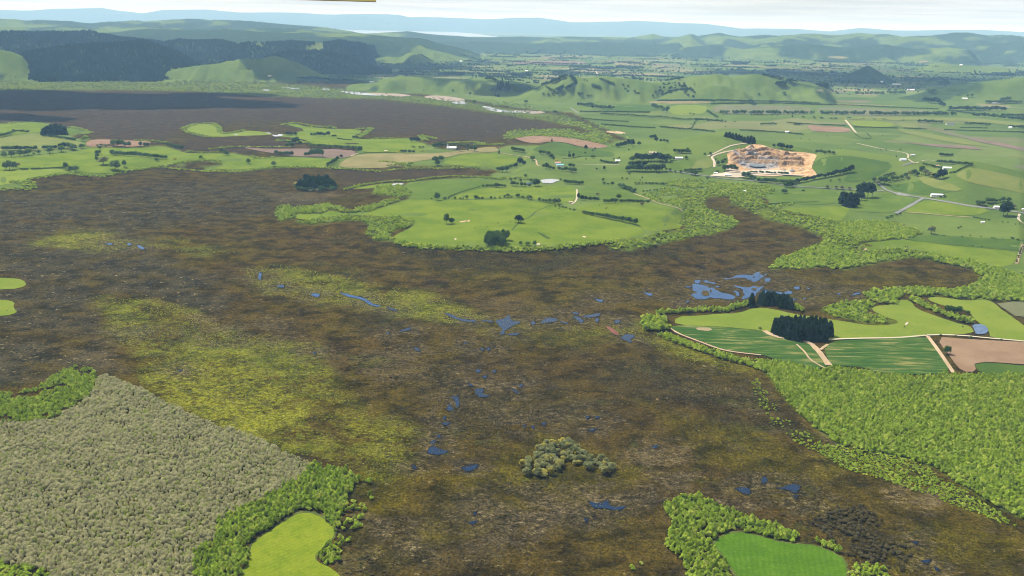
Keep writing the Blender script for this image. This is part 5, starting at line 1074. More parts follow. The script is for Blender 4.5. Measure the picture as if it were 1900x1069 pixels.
# left hand farm strip
trees('pine', 'dark pine of the clump at the left swamp edge', [(82,251,12,13),(89,250,15,15),(97,251,18,17),(105,250,18,17),(113,250,17,15),(120,250,14,12)], 'pines of the left swamp edge clump')
trees('willow', 'light green round bush at the end of the clipped hedge', [(156,262,8,12)])
trees(('broad','cyp'), 'tree of the upper row on the left farm', row((2,279),(70,280),10,8,8,8) + row((80,278),(106,277),5,7,7,7) + [(112,276,9),(119,276,11,11),(126,276,11,11),(133,277,10),(139,278,9)], 'upper tree row on the left farm')
trees('poplar', 'round paddock tree of the lower row on the left farm', [(8,293,11,11),(22,292,12,12),(37,291,13,12),(46,289,9,9),(53,288,12,10),(63,287,4,5),(72,286,8,8),(92,285,11,12),(114,282,11,12),(135,279,10,11),(152,275,8,12)], 'lower tree row on the left farm')
trees('broad', 'bush before the red ploughed strip', [(181,272,4),(187,272,5,7),(196,272,4,7),(185,277,6,7)], 'bushes before the red ploughed strip')
trees('poplar', 'leafy tree in the stand on the red ploughed strip', [(211,272,12,11),(218,272,13,12),(226,272,12,11),(233,273,10,8),(240,273,10,7)], 'stand on the red ploughed strip')
trees('broad', 'tree at the right end of the red ploughed strip', [(261,273,10,7),(268,271,6),(274,271,6,8)], 'trees right of the red ploughed strip')
trees('broad', 'bush of the hedge running down to the left swamp', row((308,270),(340,278),6,6,7,7), 'hedge bushes running down to the left swamp')
trees('broad', 'tree stacked above the olive round tree', [(182,288,9,12),(180,293,8),(179,300,9,6)], 'trees above the olive round tree')
trees('olive', 'big olive coloured round tree on the left farm', [(192,306,15,20)]); trees('poplar', 'broad light tree right of the olive round tree', [(214,316,18,20)]); trees('poplar', 'slim light tree right of the broad one', [(231,310,12,8)])
trees(('broad','poplar'), 'tree of the thick diagonal row on the left farm', row((206,288),(240,291),7,9,9,9) + row((242,291),(310,296),13,10,7,8), 'thick diagonal row on the left farm')
trees('broad', 'small bush under the diagonal row', [(291,299,6,8)]); trees('yellow', 'yellow gorse at the right of the diagonal row', [(324,297,4,7)]); trees('broad', 'round bush alone near the left swamp tongue', [(373,295,6,7)])
trees('poplar', 'tall leafy tree at the lower left paddock edge', [(10,316,14,10),(18,316,17,13),(26,315,14,10)], 'leafy trees at the lower left paddock'); trees('brown', 'bare tree next to the lower left leafy trees', [(33,312,9,9)])
trees('poplar', 'tree of the trio above the lower left paddock', [(122,316,14,10),(130,319,11,10),(141,320,12,11)], 'trio above the lower left paddock')
trees('broad', 'tree of the corner clump on the far left', row((0,256),(30,246),5,6,6,7), 'corner clump on the far left')
# strip between the swamps
trees('broad', 'dark bush pair on the middle strip', [(411,283,7,7),(417,284,6,7),(421,289,8,11)], 'bush pair on the middle strip')
trees('poplar', 'small leafy tree on the middle strip lawn', [(461,304,10,9)]); trees('poplar', 'feathery tree low on the middle strip', [(508,309,10,11)])
trees('broad', 'tree in the row before the mauve field', [(513,288,9,9)] + row((518,290),(543,290),5,9,9,8), 'row before the mauve field')
trees('poplar', 'poplar in the stand before the mauve field', [(578,291,15,8),(583,291,16,8),(588,291,17,8),(593,291,16,8),(598,292,15,7)], 'poplars before the mauve field'); trees('broad', 'low tree left of the mauve field poplars', [(567,290,7,8),(573,290,8,8)], 'low trees left of the poplars')
trees('cyp', 'round bush right of the mauve field', [(633,293,6,7)]); trees('broad', 'tree of the short diagonal row by the stubble', row((606,311),(628,297),7,8,8,7), 'short diagonal row by the stubble')
trees(('broad','poplar'), 'tree of the long row above the mauve field', row((574,273),(664,279),17,7,8,7.5) + [(668,284,13,11)], 'long row above the mauve field')
trees('broad', 'shrub in the thicket above the mauve field', [(538,268,7,9),(545,267,11,10),(551,267,13,10),(557,269,7,9),(533,273,7,9),(542,273,8,10)], 'thicket above the mauve field')
trees('cyp', 'dark tree of the clumps on the north strip', [(533,252,7,8),(540,252,7,9),(548,252,7,8),(578,252,5,6),(584,252,5,6),(590,253,8,8),(596,253,8,9),(602,253,6,6),(609,253,9,10),(618,254,4,6),(622,254,4,5)], 'dark clumps on the north strip'); trees('broad', 'round bush at the right of the north strip', [(656,257,5,7),(662,257,5,7)], 'bushes right of the north strip')
trees('willow', 'pale bush on the top edge of the north strip', [(578,237,3,6),(588,237,3,7),(604,238,4,8),(612,238,5,8),(620,239,4,7)], 'pale bushes on the north strip edge')
# around the quarry
trees('pine', 'dark pine of the row on the quarry hill crest', [(1347,254,9,8),(1353,255,10,9),(1359,257,10,9),(1365,259,11,9),(1371,260,10,9),(1376,261,9,8)], 'pine row on the quarry crest')
trees('pine', 'dark pine of the block above the quarry', [(1381,264,10,9),(1387,265,12,10),(1393,265,13,10),(1398,266,11,9)], 'pine block above the quarry')
trees('cyp', 'dark tree behind the right rim of the quarry', [(1436,274,7,6),(1446,275,10,10),(1452,277,11,10),(1461,278,9,9),(1467,279,10,9)], 'trees behind the quarry rim')
trees('broad', 'tree of the belt right of the quarry hill', [(1516,284,6,8),(1523,285,7,8),(1530,286,6,8),(1538,286,7,8),(1546,287,6,8)], 'belt right of the quarry hill')
trees('cyp', 'dark tree of the farm clump left of the quarry hill', [(1152,274,10,10),(1159,273,11,10),(1166,271,13,11),(1173,272,14,11),(1186,270,7,8),(1146,274,8,9),(1208,258,7,8),(1214,258,8,9),(1218,263,8,9),(1226,264,6,6),(1232,264,6,6),(1238,265,6,6)], 'farm clump left of the quarry hill')
trees('broad', 'tree around the white house left of the quarry', row((1250,284),(1280,285),7,8,7,7) + [(1244,298,9,7),(1250,297,6),(1273,296,7,5),(1236,302,8)], 'trees around the white house')
dk = row((1172,300),(1240,300),12,14,15,11,1,1.5) + row((1162,318),(1232,319),13,12,15,11,1,1.2) + row((1166,309),(1200,308),6,9,9,10)
trees(('broad','cyp'), 'tree of the dense wood by the road left of the quarry', dk, 'dense wood left of the quarry')
trees('broad', 'small tree along the quarry road', [(1243,319,7,6),(1263,322,7,6),(1253,320,4,4),(1236,316,5,5)], 'small trees along the quarry road')
trees('broad', 'tree of the thicket at the quarry road bend', row((1270,319),(1302,318),8,6,6,7) + [(1284,325,9,9),(1290,326,10,10)], 'thicket at the quarry road bend')
trees('broad', 'tree between the yard and the pit', [(1332,307,9,7),(1340,306,10,8),(1344,318,12,10),(1349,317,11,10),(1331,321,5,6),(1356,317,12,9),(1362,318,13,9),(1367,318,9,7),(1345,300,6,7),(1328,299,5,4)], 'trees between yard and pit')
trees('broad', 'tree of the screen below the quarry', [(1380,331,12,10),(1388,331,12,11),(1394,333,9,9),(1400,335,8)] + row((1404,338),(1474,343),12,8,9,9), 'screen of trees below the quarry')
trees('broad', 'shrub in the planted strip inside the quarry', row((1390,320),(1465,323),13,3.5,4,6,1.5,.6), 'shrubs inside the quarry')
trees('broad', 'big round tree by the road under the quarry', [(1458,349,11,11),(1465,349,13,12),(1471,348,10,9)], 'round trees under the quarry')
trees('broad', 'bushy tree alone on the paddock under the quarry', [(1455,359,8,12)]); trees('broad', 'small shrub right of the paddock tree', [(1490,355,3,7)])
trees('cyp', 'tall dark tree at the end of the great hedge', [(1575,321,12,8),(1580,320,14,9)], 'tall end trees of the great hedge')
trees('brown', 'brownish tree on the bank by the road', [(1535,350,6,8),(1551,351,6,8),(1562,352,7,8),(1576,353,6,8)], 'brownish trees on the road bank'); trees('broad', 'little tree on the green slope', [(1541,337,4,4),(1557,336,4,5)], 'little trees on the green slope')
trees('pine', 'black conifer of the big clump in mid paddock', [(1562,378,22,14),(1568,382,24,15),(1576,384,26,16),(1584,384,24,14),(1589,380,20,12)], 'black conifers of the paddock clump')
trees('cyp', 'grey green tree of the big paddock clump', [(1594,366,24,16),(1602,367,27,17),(1610,367,27,16),(1618,366,24,13),(1598,372,14,14)], 'grey green trees of the paddock clump')
trees(('broad','olive'), 'tree of the garden wood along the house drive', [(1634,341,13,12),(1641,342,14,13),(1622,338,8,9),(1628,343,9,9),(1656,335,8,8),(1664,334,7,8),(1650,338,6),(1673,333,8,9),(1680,330,9,9),(1688,327,10,10),(1696,326,11,11),(1702,328,9),(1710,324,15,12),(1717,326,12,11),(1724,329,10,10),(1731,330,9,9),(1684,335,8,9)], 'garden wood along the house drive')
trees('cyp', 'dark conifer at the right of the garden wood', [(1738,333,10,9),(1744,333,18,12),(1751,331,16,11),(1734,331,9)], 'dark conifers of the garden wood')
trees('broad', 'tree in the gardens of the green roofed house', row((1738,303),(1806,308),12,7,6,7) + row((1742,290),(1768,291),6,6,6,6), 'gardens of the green roofed house')
trees('broad', 'tree of the grove above the white barn', [(1813,379,7,7),(1818,381,8,9),(1824,381,8,9),(1833,377,10,11),(1841,376,8),(1848,376,6),(1855,375,6),(1861,374,8,8),(1871,375,8,9)], 'grove above the white barn')
trees('cyp', 'great dark tree standing on the road by the white barn', [(1862,401,22,18),(1869,401,24,18)], 'great dark pair by the white barn'); trees('brown', 'bare tree right of the white barn', [(1881,388,8,9)])
trees('olive', 'dark lone tree on the slope under the house', [(1728,434,14,15)]); trees('broad', 'bush at the willow edge under the new road', [(1664,401,4,6),(1670,399,4,5),(1654,404,5,8),(1646,406,4,7)], 'bushes under the new road')
trees('broad', 'shrub clump beside the long grey roofed house', [(1745,366,3,6),(1752,366,4,6)], 'shrubs beside the grey roofed house')
trees('broad', 'lone tree at the corner of the ploughed field', [(1757,658,15,14)]); trees('broad', 'dark tree of the hillside group over the farm pond', [(1757,580,13,10),(1764,581,13,11),(1771,582,12,10),(1779,582,13,11),(1796,583,6,8)], 'hillside group over the farm pond')
trees('willow', 'large light willow beside the farm pond', [(1783,598,11,13),(1792,600,12,13),(1800,600,10,12)], 'light willows beside the farm pond')
trees('broad', 'small bush dotted along the field track', [(1745,623,3,4),(1773,625,3,4),(1801,628,4,5),(1858,632,3,4),(1718,622,2,4)], 'bushes along the field track')
trees('broad', 'dark shrub on the wheat field edge', [(1410,611,4,7)])
# the plain and the hills behind
trees('pine', 'dark slim tree on the far green spur', [(924,166,15,5),(928,167,17,6),(932,161,14,6),(939,167,14,6),(943,167,16,7),(920,179,5,5),(925,180,6,6)], 'slim trees on the far green spur')
trees('cyp', 'rounded dark tree on the crest of the far green spur', [(903,149,6,8),(909,150,8,9),(915,151,7,9),(920,152,6,7)], 'crest trees of the far green spur')
trees('cyp', 'dark tree in the diagonal wood on the far hill', row((1004,159),(1024,156),6,5,6,6) + row((1024,156),(1050,143),9,8,6,8), 'diagonal wood on the far hill')
trees('cyp', 'dark tree in the hooked wood on the far hill', row((1060,146),(1070,157),6,8,8,7) + row((1070,158),(1050,168),7,8,7,7) + row((1034,170),(1043,166),4,8,8,8), 'hooked wood on the far hill')
trees('broad', 'tree scattered on the face of the far hill', row((1012,162),(1036,176),7,4,5,5) + [(1036,152,3),(1028,168,3,4),(1008,176,4,5),(1018,177,4,6),(1026,176,4,6),(1045,160,3,4),(1040,172,4),(1084,150,3),(1089,151,3)] + row((1072,176),(1082,178),5,6,6,4) + row((1088,180),(1098,179),3,4,5,4) + row((1098,160),(1114,166),9,6,6,5) + row((1112,148),(1140,158),9,4,5,6), 'scattered trees on the far hill face')
hf = region_points([(1198,184),(1212,172),(1222,158),(1240,156),(1262,158),(1270,184)], 30, 0.38, 90); hf = np.concatenate([hf, belt_points([(1262,156),(1274,168),(1286,181)], 50, 28), belt_points([(1148,158),(1166,168),(1184,178)], 40, 34), region_points([(1176,148),(1200,140),(1270,146),(1260,152),(1210,152)], 42, 0.45, 90), region_points([(1300,160),(1340,154),(1362,162),(1330,166)], 34, 0.4, 90)])
for p in hf[:110]: plant('cyp', p, RNG.uniform(10, 17), RNG.uniform(12, 19), False, 'dark tree of the hillside wood on the far spur', 'hillside wood on the far spur')
trees('broad', 'lone round tree on the distant pasture', [(880,192,6,7),(872,177,6,6),(976,192,6,8),(1030,210,5,10),(840,170,4,4),(866,163,3,4),(786,169,3,3),(866,190,4,4),(1231,238,3,3),(1455,176,5,8),(1408,177,4,5),(1288,158,3)], 'lone trees on the distant pasture')
trees('cyp', 'dark tree of the ragged clump on the plain', [(1716,189,8,9),(1722,191,9,10),(1728,192,10,10),(1734,192,11,10),(1740,193,10,9),(1746,198,9,9),(1750,199,8,8)], 'ragged clump on the plain')
trees('poplar', 'tall tree by the white shed on the plain', row((1608,176),(1640,176),8,6,6,5) + row((1648,176),(1680,176),8,7,7,6) + [(1588,177,8,6),(1592,176,6,5),(1598,176,5,4),(1722,173,10,10),(1730,174,11,11),(1661,172,8,5)], 'tall trees by the white shed')
trees('broad', 'tree around the houses at the right of the plain', row((1828,192),(1896,192),14,6,5,6) + row((1856,188),(1876,186),4,6,6,6) + [(1795,181,6,4),(1803,181,7,6)], 'trees around the right hand houses')
trees('broad', 'bush on the paddocks before the shelterbelts', [(1281,212,3,5),(1287,213,3,5),(1346,227,3,5),(1363,227,2,4),(1394,214,3,4),(1432,215,3,6),(1442,216,2,3),(1470,219,5,3),(1490,218,3,6),(1510,219,3,5),(1512,221,3,5)] + [(x, 215, 2, 3.5) for x in range(1394, 1426, 6)] + [(1524,220,3,8),(1542,221,3,6),(1550,221,3,6),(1575,220,3,8),(1602,221,2,6),(1622,222,2,6),(1640,222,2,8),(1676,224,2,5),(1282,232,2,3),(1346,236,2,3),(1535,253,2,2),(1560,277,2,2),(1637,253,2,2),(1633,279,3,3),(1644,279,2,3),(1670,279,3,3),(1663,293,4,3),(1486,258,2,3),(1502,260,2,3)], 'paddock bushes before the shelterbelts')
trees('broad', 'bush of the dotted line down the paddock corner', row((1313,208),(1331,220),8,5,4,5) + row((1294,222),(1282,240),7,3,3,4), 'dotted line at the paddock corner')
trees('broad', 'bush outlining the little square paddock', row((1584,247),(1593,255),5,2,2,2.5) + row((1596,257),(1615,259),8,2,2,2.5) + row((1607,248),(1617,257),4,2.5,2.5,2.5), 'bushes of the little square paddock')
trees('broad', 'fence line bush on the dark green slope', [(1751,438,2,5),(1785,440,2,5),(1800,438,2,3),(1820,440,2,3),(1840,442,2,4),(1846,443,2,5),(1860,443,2,3),(1878,443,3,7),(1888,446,3,6)] + row((1804,403),(1838,410),10,2,2.5,3) + [(1860,413,2,3),(1870,414,2.5,3),(1884,417,2,3),(1892,417,2,3),(1778,424,3,5),(1783,422,3,4)] + row((1885,489),(1897,458),12,3,3,4), 'fence line bushes on the dark slope')

trees('broad', 'shrub of the loose line above the willow swamp', row((1176,341),(1240,343),10,4,4,5) + row((1190,357),(1236,352),7,3,4,5), 'loose shrub line above the willow swamp')
trees('broad', 'shrub of the hedge line on the paddock right of the swamp', row((1412,383),(1466,378),9,4,3.5,6) + row((1470,377),(1520,375),9,2,2.5,3), 'shrub line right of the swamp')
trees('broad', 'small shrub dotted over the middle pastures', [(RNG.uniform(1040,1330), RNG.uniform(276,336), RNG.uniform(2.5,5), RNG.uniform(3,6)) for _ in range(30)], 'shrubs dotted over the middle pastures')
# ------------------------------------------------------------------ hedges and shelterbelts
HV = [crown_round(np.random.default_rng(300 + i), 8, 9, 0.36, 0.14, lo=0.0) for i in range(6)]
def hedge(where, pts, hpx, wm=None, mat=None, step=0.75):
    p = densify(np.asarray(pts, float), 5, False); P = at(p[:, 0], p[:, 1]); h, _ = size_at(P[len(P) // 2], hpx, 1)
    w = wm or max(h * 0.9, 2.5); s = np.r_[0, np.cumsum(np.linalg.norm(np.diff(P[:, :2], axis=0), axis=1))]
    st = w * step; u = np.arange(st * .3, s[-1], st); V, Fq, T = [], [], []; k = 0
    for q in u:
        x, y = np.interp(q, s, P[:, 0]) + RNG.normal(0, w * .06), np.interp(q, s, P[:, 1]) + RNG.normal(0, w * .06)
        v, f, t = HV[int(RNG.integers(6))]; a = RNG.uniform(0, 6.28); ca, sa_ = math.cos(a), math.sin(a)
        g = RNG.uniform(.85, 1.15); vv = np.stack([(v[:, 0] * ca - v[:, 1] * sa_) * w * 1.25, (v[:, 0] * sa_ + v[:, 1] * ca) * w * 1.25, v[:, 2] * h * g], -1)
        V.append(vv + np.array([x, y, float(tz(x, y)) - 0.2])); Fq.append(f + k); T.append(t); k += len(v)
    if not V: return
    me = mesh_np('hedge', np.concatenate(V), np.concatenate(Fq), mat or L_HEDGE); fattr(me, 'tone', np.concatenate(T), 'FACE')
    tag(obj('hedge', me), where, 'hedge', 'hedges and shelterbelts')
hedge('clipped dark hedge along the foot of the left pine clump', [(79,254),(100,255),(120,258),(141,261)], 4, 7)
hedge('short hedge above the far left paddock', [(31,245),(54,246)], 4); hedge('low dark hedge stub left of the trio of trees', [(38,316),(54,316)], 4); hedge('low dark hedge middle piece above the lower left paddock', [(58,315),(76,315)], 3.5); hedge('thin dark hedge leading to the trio of trees', [(80,314),(118,313)], 3)
hedge('thin clipped hedge on the north strip', [(626,258),(640,260),(654,261)], 2.2); hedge('very thin dark hedge above the stubble field', [(676,284),(706,284),(736,284)], 1.3)
hedge('thin hedge line below the chapel', [(832,283),(848,283),(864,281)], 1.2); hedge('straight dark hedge running up the island pasture', [(833,366),(852,358),(872,352),(890,347)], 1.6, 3)
hedge('thin hedge on the dark paddock edge above the sheds', [(1044,295),(1060,294),(1078,291)], 1.3); hedge('hedge leading right from the dark paddock', [(1114,300),(1130,303),(1146,304)], 4)
hedge('hedge of willows along the left lane', [(1149,347),(1162,352),(1178,358)], 8, 11, L_BROAD); hedge('great dark clipped hedge climbing right of the quarry', [(1474,341),(1500,336),(1525,331),(1550,326),(1572,321)], 9, 10, L_CYP)
hedge('clipped hedge along the house drive', [(1640,328),(1650,326),(1660,323)], 4); hedge('garden hedge left of the green roofed house', [(1712,305),(1730,309),(1750,314)], 3); hedge('curved garden hedge right of the green roofed house', [(1762,322),(1772,321),(1784,314),(1798,309)], 3)
hedge('long pale poplar hedge on the near plain', [(1140,214),(1190,217),(1240,220)], 4.5, None, L_POPLAR); hedge('poplar hedge continuing right on the near plain', [(1243,221),(1262,223),(1290,224)], 4.5, None, L_POPLAR); hedge('dark hedge at the right end of the poplar line', [(1290,224),(1320,226),(1340,227)], 5)
hedge('dark hedge above the poplar line', [(1076,209),(1110,209),(1140,209),(1180,210),(1205,210)], 3.5); hedge('short hedge left of the poplar line', [(1115,213),(1140,214)], 4); hedge('broken hedge below the poplar line', [(1078,221),(1110,224),(1140,226),(1166,227)], 3)
hedge('long dark hedge on the lower near plain', [(1116,232),(1140,234),(1180,237),(1217,239)], 3); hedge('dark clipped hedge in mid plain above the quarry hill', [(1225,237),(1260,240),(1290,242),(1326,246)], 3.5); hedge('hedge behind the white shed above the quarry', [(1373,243),(1400,244),(1430,246),(1456,248)], 3.2); hedge('hedge right of the white shed above the quarry', [(1462,248),(1490,251)], 3)
hedge('double hedge stub in mid plain', [(1411,232),(1440,232)], 4.5, None, L_POPLAR); hedge('dark hedge block near the brown field', [(1474,233),(1487,233)], 5); hedge('thin hedge along the top of the brown field', [(1460,228),(1490,231),(1520,232),(1570,234)], 2.2)
hedge('hedge under the lime green paddocks', [(1586,237),(1626,238),(1666,239)], 2.6); hedge('hedge under the yellow green paddock', [(1677,239),(1700,240),(1720,241)], 2.4); hedge('thick hedge right of the lime green paddocks', [(1704,227),(1726,228),(1748,229)], 5.5); hedge('straight hedge right of the dark shed', [(1790,231),(1814,232),(1838,233)], 4); hedge('low hedge under the straight hedge', [(1781,238),(1806,238),(1832,239)], 2.2); hedge('long thin hedge at the right of the plain', [(1752,242),(1800,244),(1850,245),(1910,247)], 2.4); hedge('dark hedge at the far right margin', [(1872,237),(1890,238),(1920,239)], 5)
hedge('heavy diagonal shelterbelt upper arm on the right plain', [(1758,206),(1780,209),(1810,213)], 3); hedge('heavy diagonal shelterbelt on the right plain', [(1805,217),(1830,218),(1860,221),(1920,226)], 7); hedge('shelterbelt behind the diagonal one', [(1858,216),(1880,216),(1920,217)], 4.5)
hedge('dark clipped wood left of pair on the plain', [(1760,205),(1795,205),(1831,205)], 7, 26, L_CYP); hedge('dark clipped wood right of pair on the plain', [(1833,206),(1848,206),(1865,206)], 8, 26, L_CYP)
hedge('tall square tree block on the plain', [(1231,209),(1236,209),(1241,209)], 12, 20, L_BROAD); hedge('low hedge left of the tall square block', [(1211,198),(1220,201),(1231,203)], 6); hedge('left bank of trees at the drain', [(1072,196),(1084,197),(1099,198)], 6.5, 18); hedge('right bank of trees at the drain', [(1100,202),(1120,203),(1138,204)], 8, 18)
hedge('creek side scrub line across the plain', [(1320,193),(1360,192),(1420,192),(1480,193),(1540,195),(1600,197),(1660,200),(1740,203)], 2, 12); hedge('creek side scrub line under the spur', [(1220,187),(1280,186),(1340,186),(1400,188),(1460,189),(1520,192)], 2, 12)
for i, (a_, b_) in enumerate([(1334,1353),(1358,1386),(1391,1417),(1421,1450),(1454,1480),(1482,1501),(1503,1510),(1521,1546),(1549,1575),(1577,1608),(1612,1637),(1640,1669),(1671,1699),(1701,1729),(1731,1761),(1763,1773)]):
    y_ = 211.5 + (a_ - 1334) * 0.0085; nth = ['first','second','third','fourth','fifth','sixth','seventh','eighth','ninth','tenth','eleventh','twelfth','thirteenth','fourteenth','fifteenth','last'][i]
    hedge('%s block from the left in the long gapped shelterbelt row' % nth, [(a_ + 1, y_), ((a_ + b_) / 2, y_ + .1), (b_ - 1, y_ + .2)], 7.0, 14, L_BROAD, 0.6)
for lab, pts, hp, w_ in (('dark oval plantation on the far right slope', [(1846,143),(1862,143.5),(1880,144)], 7, 90), ('dark small plantation at the far right margin', [(1889,137),(1900,138),(1915,138)], 6, 70), ('dark oblong wood above the far spur', [(841,140),(850,140.5),(858,140)], 5, 40), ('feathery wood on the plain left of centre', [(950,143),(966,143.5),(985,142)], 7, 40), ('square wood on the plain by the pale road', [(1028,137),(1036,137),(1047,136)], 6, 50), ('dark low wood on the mid plain', [(1145,128),(1166,129),(1188,129)], 6, 60), ('rectangular plantation on the distant plain', [(1360,120),(1372,120.5),(1386,120)], 5, 60), ('dark wood across the plain right of the pale road', [(1100,129),(1120,130),(1138,129)], 6, 60), ('dark wood across the plain left of the pale road', [(1060,126),(1078,127),(1095,126)], 5, 60), ('hedge on the crest of the right spur', [(1414,140),(1430,143),(1452,148)], 3, 22), ('round wood on the right spur', [(1462,152),(1468,154),(1474,155)], 7, 40), ('round wood at the foot of the right spur', [(1445,158),(1450,159),(1458,160)], 7, 40), ('dark wood with pointed top under the spur', [(1524,161),(1532,162),(1542,163)], 6, 50), ('hillside copse at the left of far valley', [(560,146),(600,148),(650,150)], 4, 70)):
    hedge(lab, pts, hp, w_, L_CYP, 0.5)

# plantations and hedgerow trees too far to count
PROTO['pine'] = []; PROTO['cyp'] = []
protos('pine'); protos('cyp')
PROTO['pine'] = [o for o in PROTO['pine']][:4]; PROTO['cyp'] = PROTO['cyp'][:4]
def hill_pts(names, sp, w):
    ok = np.isin(rid, names) & (w > 0.5) & (np.abs(TT) < math.radians(31)) & (PY < 160)
    R_, T_ = RR[ok], TT[ok]; n = int(np.sum((R_ * RATIO - R_) * R_ * (TH[1] - TH[0])) / sp ** 2)
    pr = R_ * R_; pr = pr / pr.sum(); k = RNG.choice(len(R_), n, p=pr)
    d = R_[k] * (1 + RNG.uniform(-.5, .5, n) * (RATIO - 1)); a = T_[k] + RNG.uniform(-.5, .5, n) * (TH[1] - TH[0])
    x, y = d * np.sin(a), d * np.cos(a); return np.stack([x, y, tz(x, y)], -1)
FP = [hill_pts(['front_wood'], 13, w_for * (1 - 0.9 * w_clear)), hill_pts(['mid_wood', 'dark_spur', 'left_hill'], 17, w_for * (1 - 0.9 * w_clear))]
FP = np.concatenate(FP); scatter_stuff('pine_forest', 'pine', FP, RNG.uniform(14, 24, len(FP)), RNG.uniform(8, 14, len(FP)), 'dark pine forest covering the hills at upper left')
hp = []
r_ = np.random.default_rng(77)
for i in range(620):      # hedgerows and woodlots of the far plain
    x = r_.uniform(560, 1900); y = 96 + 60 * r_.random() ** 1.3; P0 = at(x, y)[0]
    if P0[2] > 14 or (x < 900 and y > 140): continue
    D0 = np.hypot(P0[0], P0[1]); a = -0.35 + (math.pi / 2 if r_.random() < .3 else 0) + r_.normal(0, .06); L_ = r_.uniform(80, 500); wd = r_.choice([8, 14, 40, 80], p=[.62, .2, .12, .06])
    n = int(L_ * wd / 170) + 6; u = r_.uniform(-.5, .5, n) * L_; v = r_.uniform(-.5, .5, n) * wd
    q = np.stack([P0[0] + u * math.cos(a) - v * math.sin(a), P0[1] + u * math.sin(a) + v * math.cos(a)], -1); hp.append(q)
for i in range(2600):
    x = r_.uniform(620, 1900); y = 92 + 85 * r_.random() ** 1.2; q = at(x, y)[0]
    if (x < 1150 and y > 150) or tz(q[0], q[1]) > 14: continue
    hp.append(q[None, :2])
hp = np.concatenate(hp); hp = np.stack([hp[:, 0], hp[:, 1], tz(hp[:, 0], hp[:, 1])], -1)
scatter_stuff('hedgerow_trees', 'cyp', hp, RNG.uniform(8, 17, len(hp)), RNG.uniform(9, 18, len(hp)), 'dark woodlots and hedgerow trees over the far plain')
ht_ = hill_pts(['right_range', 'right_foot', 'left_far'], 170, np.ones_like(GX)); ht_ = ht_[fbm(ht_[:, 0] / 300, ht_[:, 1] / 300, 3) > 0.5]
scatter_stuff('hill_scrub', 'cyp', ht_, RNG.uniform(7, 13, len(ht_)), RNG.uniform(9, 16, len(ht_)), 'scattered trees on the distant green hills')
print('far', len(FP), len(hp), len(ht_))
# ------------------------------------------------------------------ quarry
def quarry():
    poly = np.array([(1344,311),(1352,301),(1350,293),(1348,286),(1360,281),(1384,277),(1383,273),(1400,267),(1416,270),(1434,277),(1464,282),(1488,283),(1517,287),(1511,298),(1505,312),(1514,321),(1516,327),(1498,330),(1468,325),(1430,329),(1390,325),(1376,320),(1352,320)], float)
    p = densify(chaikin(poly, 1), 3)
    gx, gy = np.meshgrid(np.arange(1342, 1518, 1.6), np.arange(264, 331, 0.8)); g = np.stack([gx.ravel() + RNG.uniform(-.4, .4, gx.size), gy.ravel() + RNG.uniform(-.2, .2, gx.size)], -1)
    g = g[sdist(g[:, 0], g[:, 1], p, 2) > 1.2]; A = np.concatenate([p, g]); n = len(p)
    r = delaunay_2d_cdt([Vector((a[0], a[1] * 2)) for a in A], [], [list(range(n))], 1, 1e-4)
    q = np.array([[v[0], v[1] / 2] for v in r[0]]); P = at(q[:, 0], q[:, 1])
    sd = sdist(q[:, 0], q[:, 1], p, 2); e = sstep(0, 10, sd)
    face = mask(q[:, 0], q[:, 1], [(1352,300),(1356,288),(1392,276),(1420,279),(1470,288),(1490,298),(1490,310),(1440,309),(1392,302),(1362,303)], 4, 5, fbm(P[:, 0] / 30, P[:, 1] / 30, 3))
    b = fbm(P[:, 0] / 26, P[:, 1] / 60, 4); steps = np.floor(P[:, 2] / 7 + 1.6 * b) * 7 - P[:, 2]
    rid_ = 1 - np.abs(2 * fbm(P[:, 0] / 18 + 7, P[:, 1] / 60, 4) - 1)
    P[:, 2] += 1.2 + e * (face * (np.clip(steps + 4, -1, 7) * 1.25 + 8 * (rid_ - .45)) + 2.2 * (b - .4))
    fl = mask(q[:, 0], q[:, 1], [(1366,302),(1400,303),(1440,308),(1446,311),(1420,317),(1390,314),(1372,308)], 3, 3, b)
    grey = np.maximum(fl, face * sstep(.50, .62, fbm(P[:, 0] / 45 + 20, P[:, 1] / 90, 4)) * 0.9)
    yard = mask(q[:, 0], q[:, 1], [(1344,312),(1376,318),(1420,316),(1470,317),(1470,326),(1390,326),(1350,321)], 3, 4, b)
    tri = np.array([f for f in r[2] if len(f) == 3]); a, bb, c = P[tri[:, 0]], P[tri[:, 1]], P[tri[:, 2]]
    up = np.cross(bb - a, c - a)[:, 2] < 0; tri[up] = tri[up][:, ::-1]
    t = NT('quarry_rock'); Pn = t.pos(); n1 = t.noise(Pn, 22, 5, 0.65, .5); n2 = t.noise(Pn, 5, 4, .7); st = t.noise(t.map(Pn, (.5, .5, 3)), 9, 4, .65)
    c = t.mix(t.ramp(n1, .34, .66), (.250, .150, .072), (.40, .275, .152)); c = t.mix(t.ramp(st, .5, .66, 0, .7), c, (.15, .078, .042)); c = t.mix(t.ramp(n2, .58, .72, 0, .5), c, (.44, .35, .25))
    c = t.mix(t.math('MULTIPLY', t.attr('face'), t.ramp(n1, .40, .58, .25, .85)), c, t.mix(t.ramp(n2, .4, .62), (.085, .052, .034), (.21, .135, .08)))
    c = t.mix(t.math('MULTIPLY', t.attr('grey'), .85), c, t.mix(t.ramp(n2, .4, .6), (.085, .085, .09), (.24, .23, .225))); c = t.mix(t.math('MULTIPLY', t.attr('yard'), .7), c, (.40, .36, .30))
    m = t.out(c, 1, 0, n2, .7, 1.5)
    me = mesh_np('quarry', P, tri, m); fattr(me, 'grey', grey); fattr(me, 'yard', yard); fattr(me, 'face', face)
    tag(obj('quarry', me), 'cut quarry face and floor in tan and grey rock', kind='structure')
quarry()
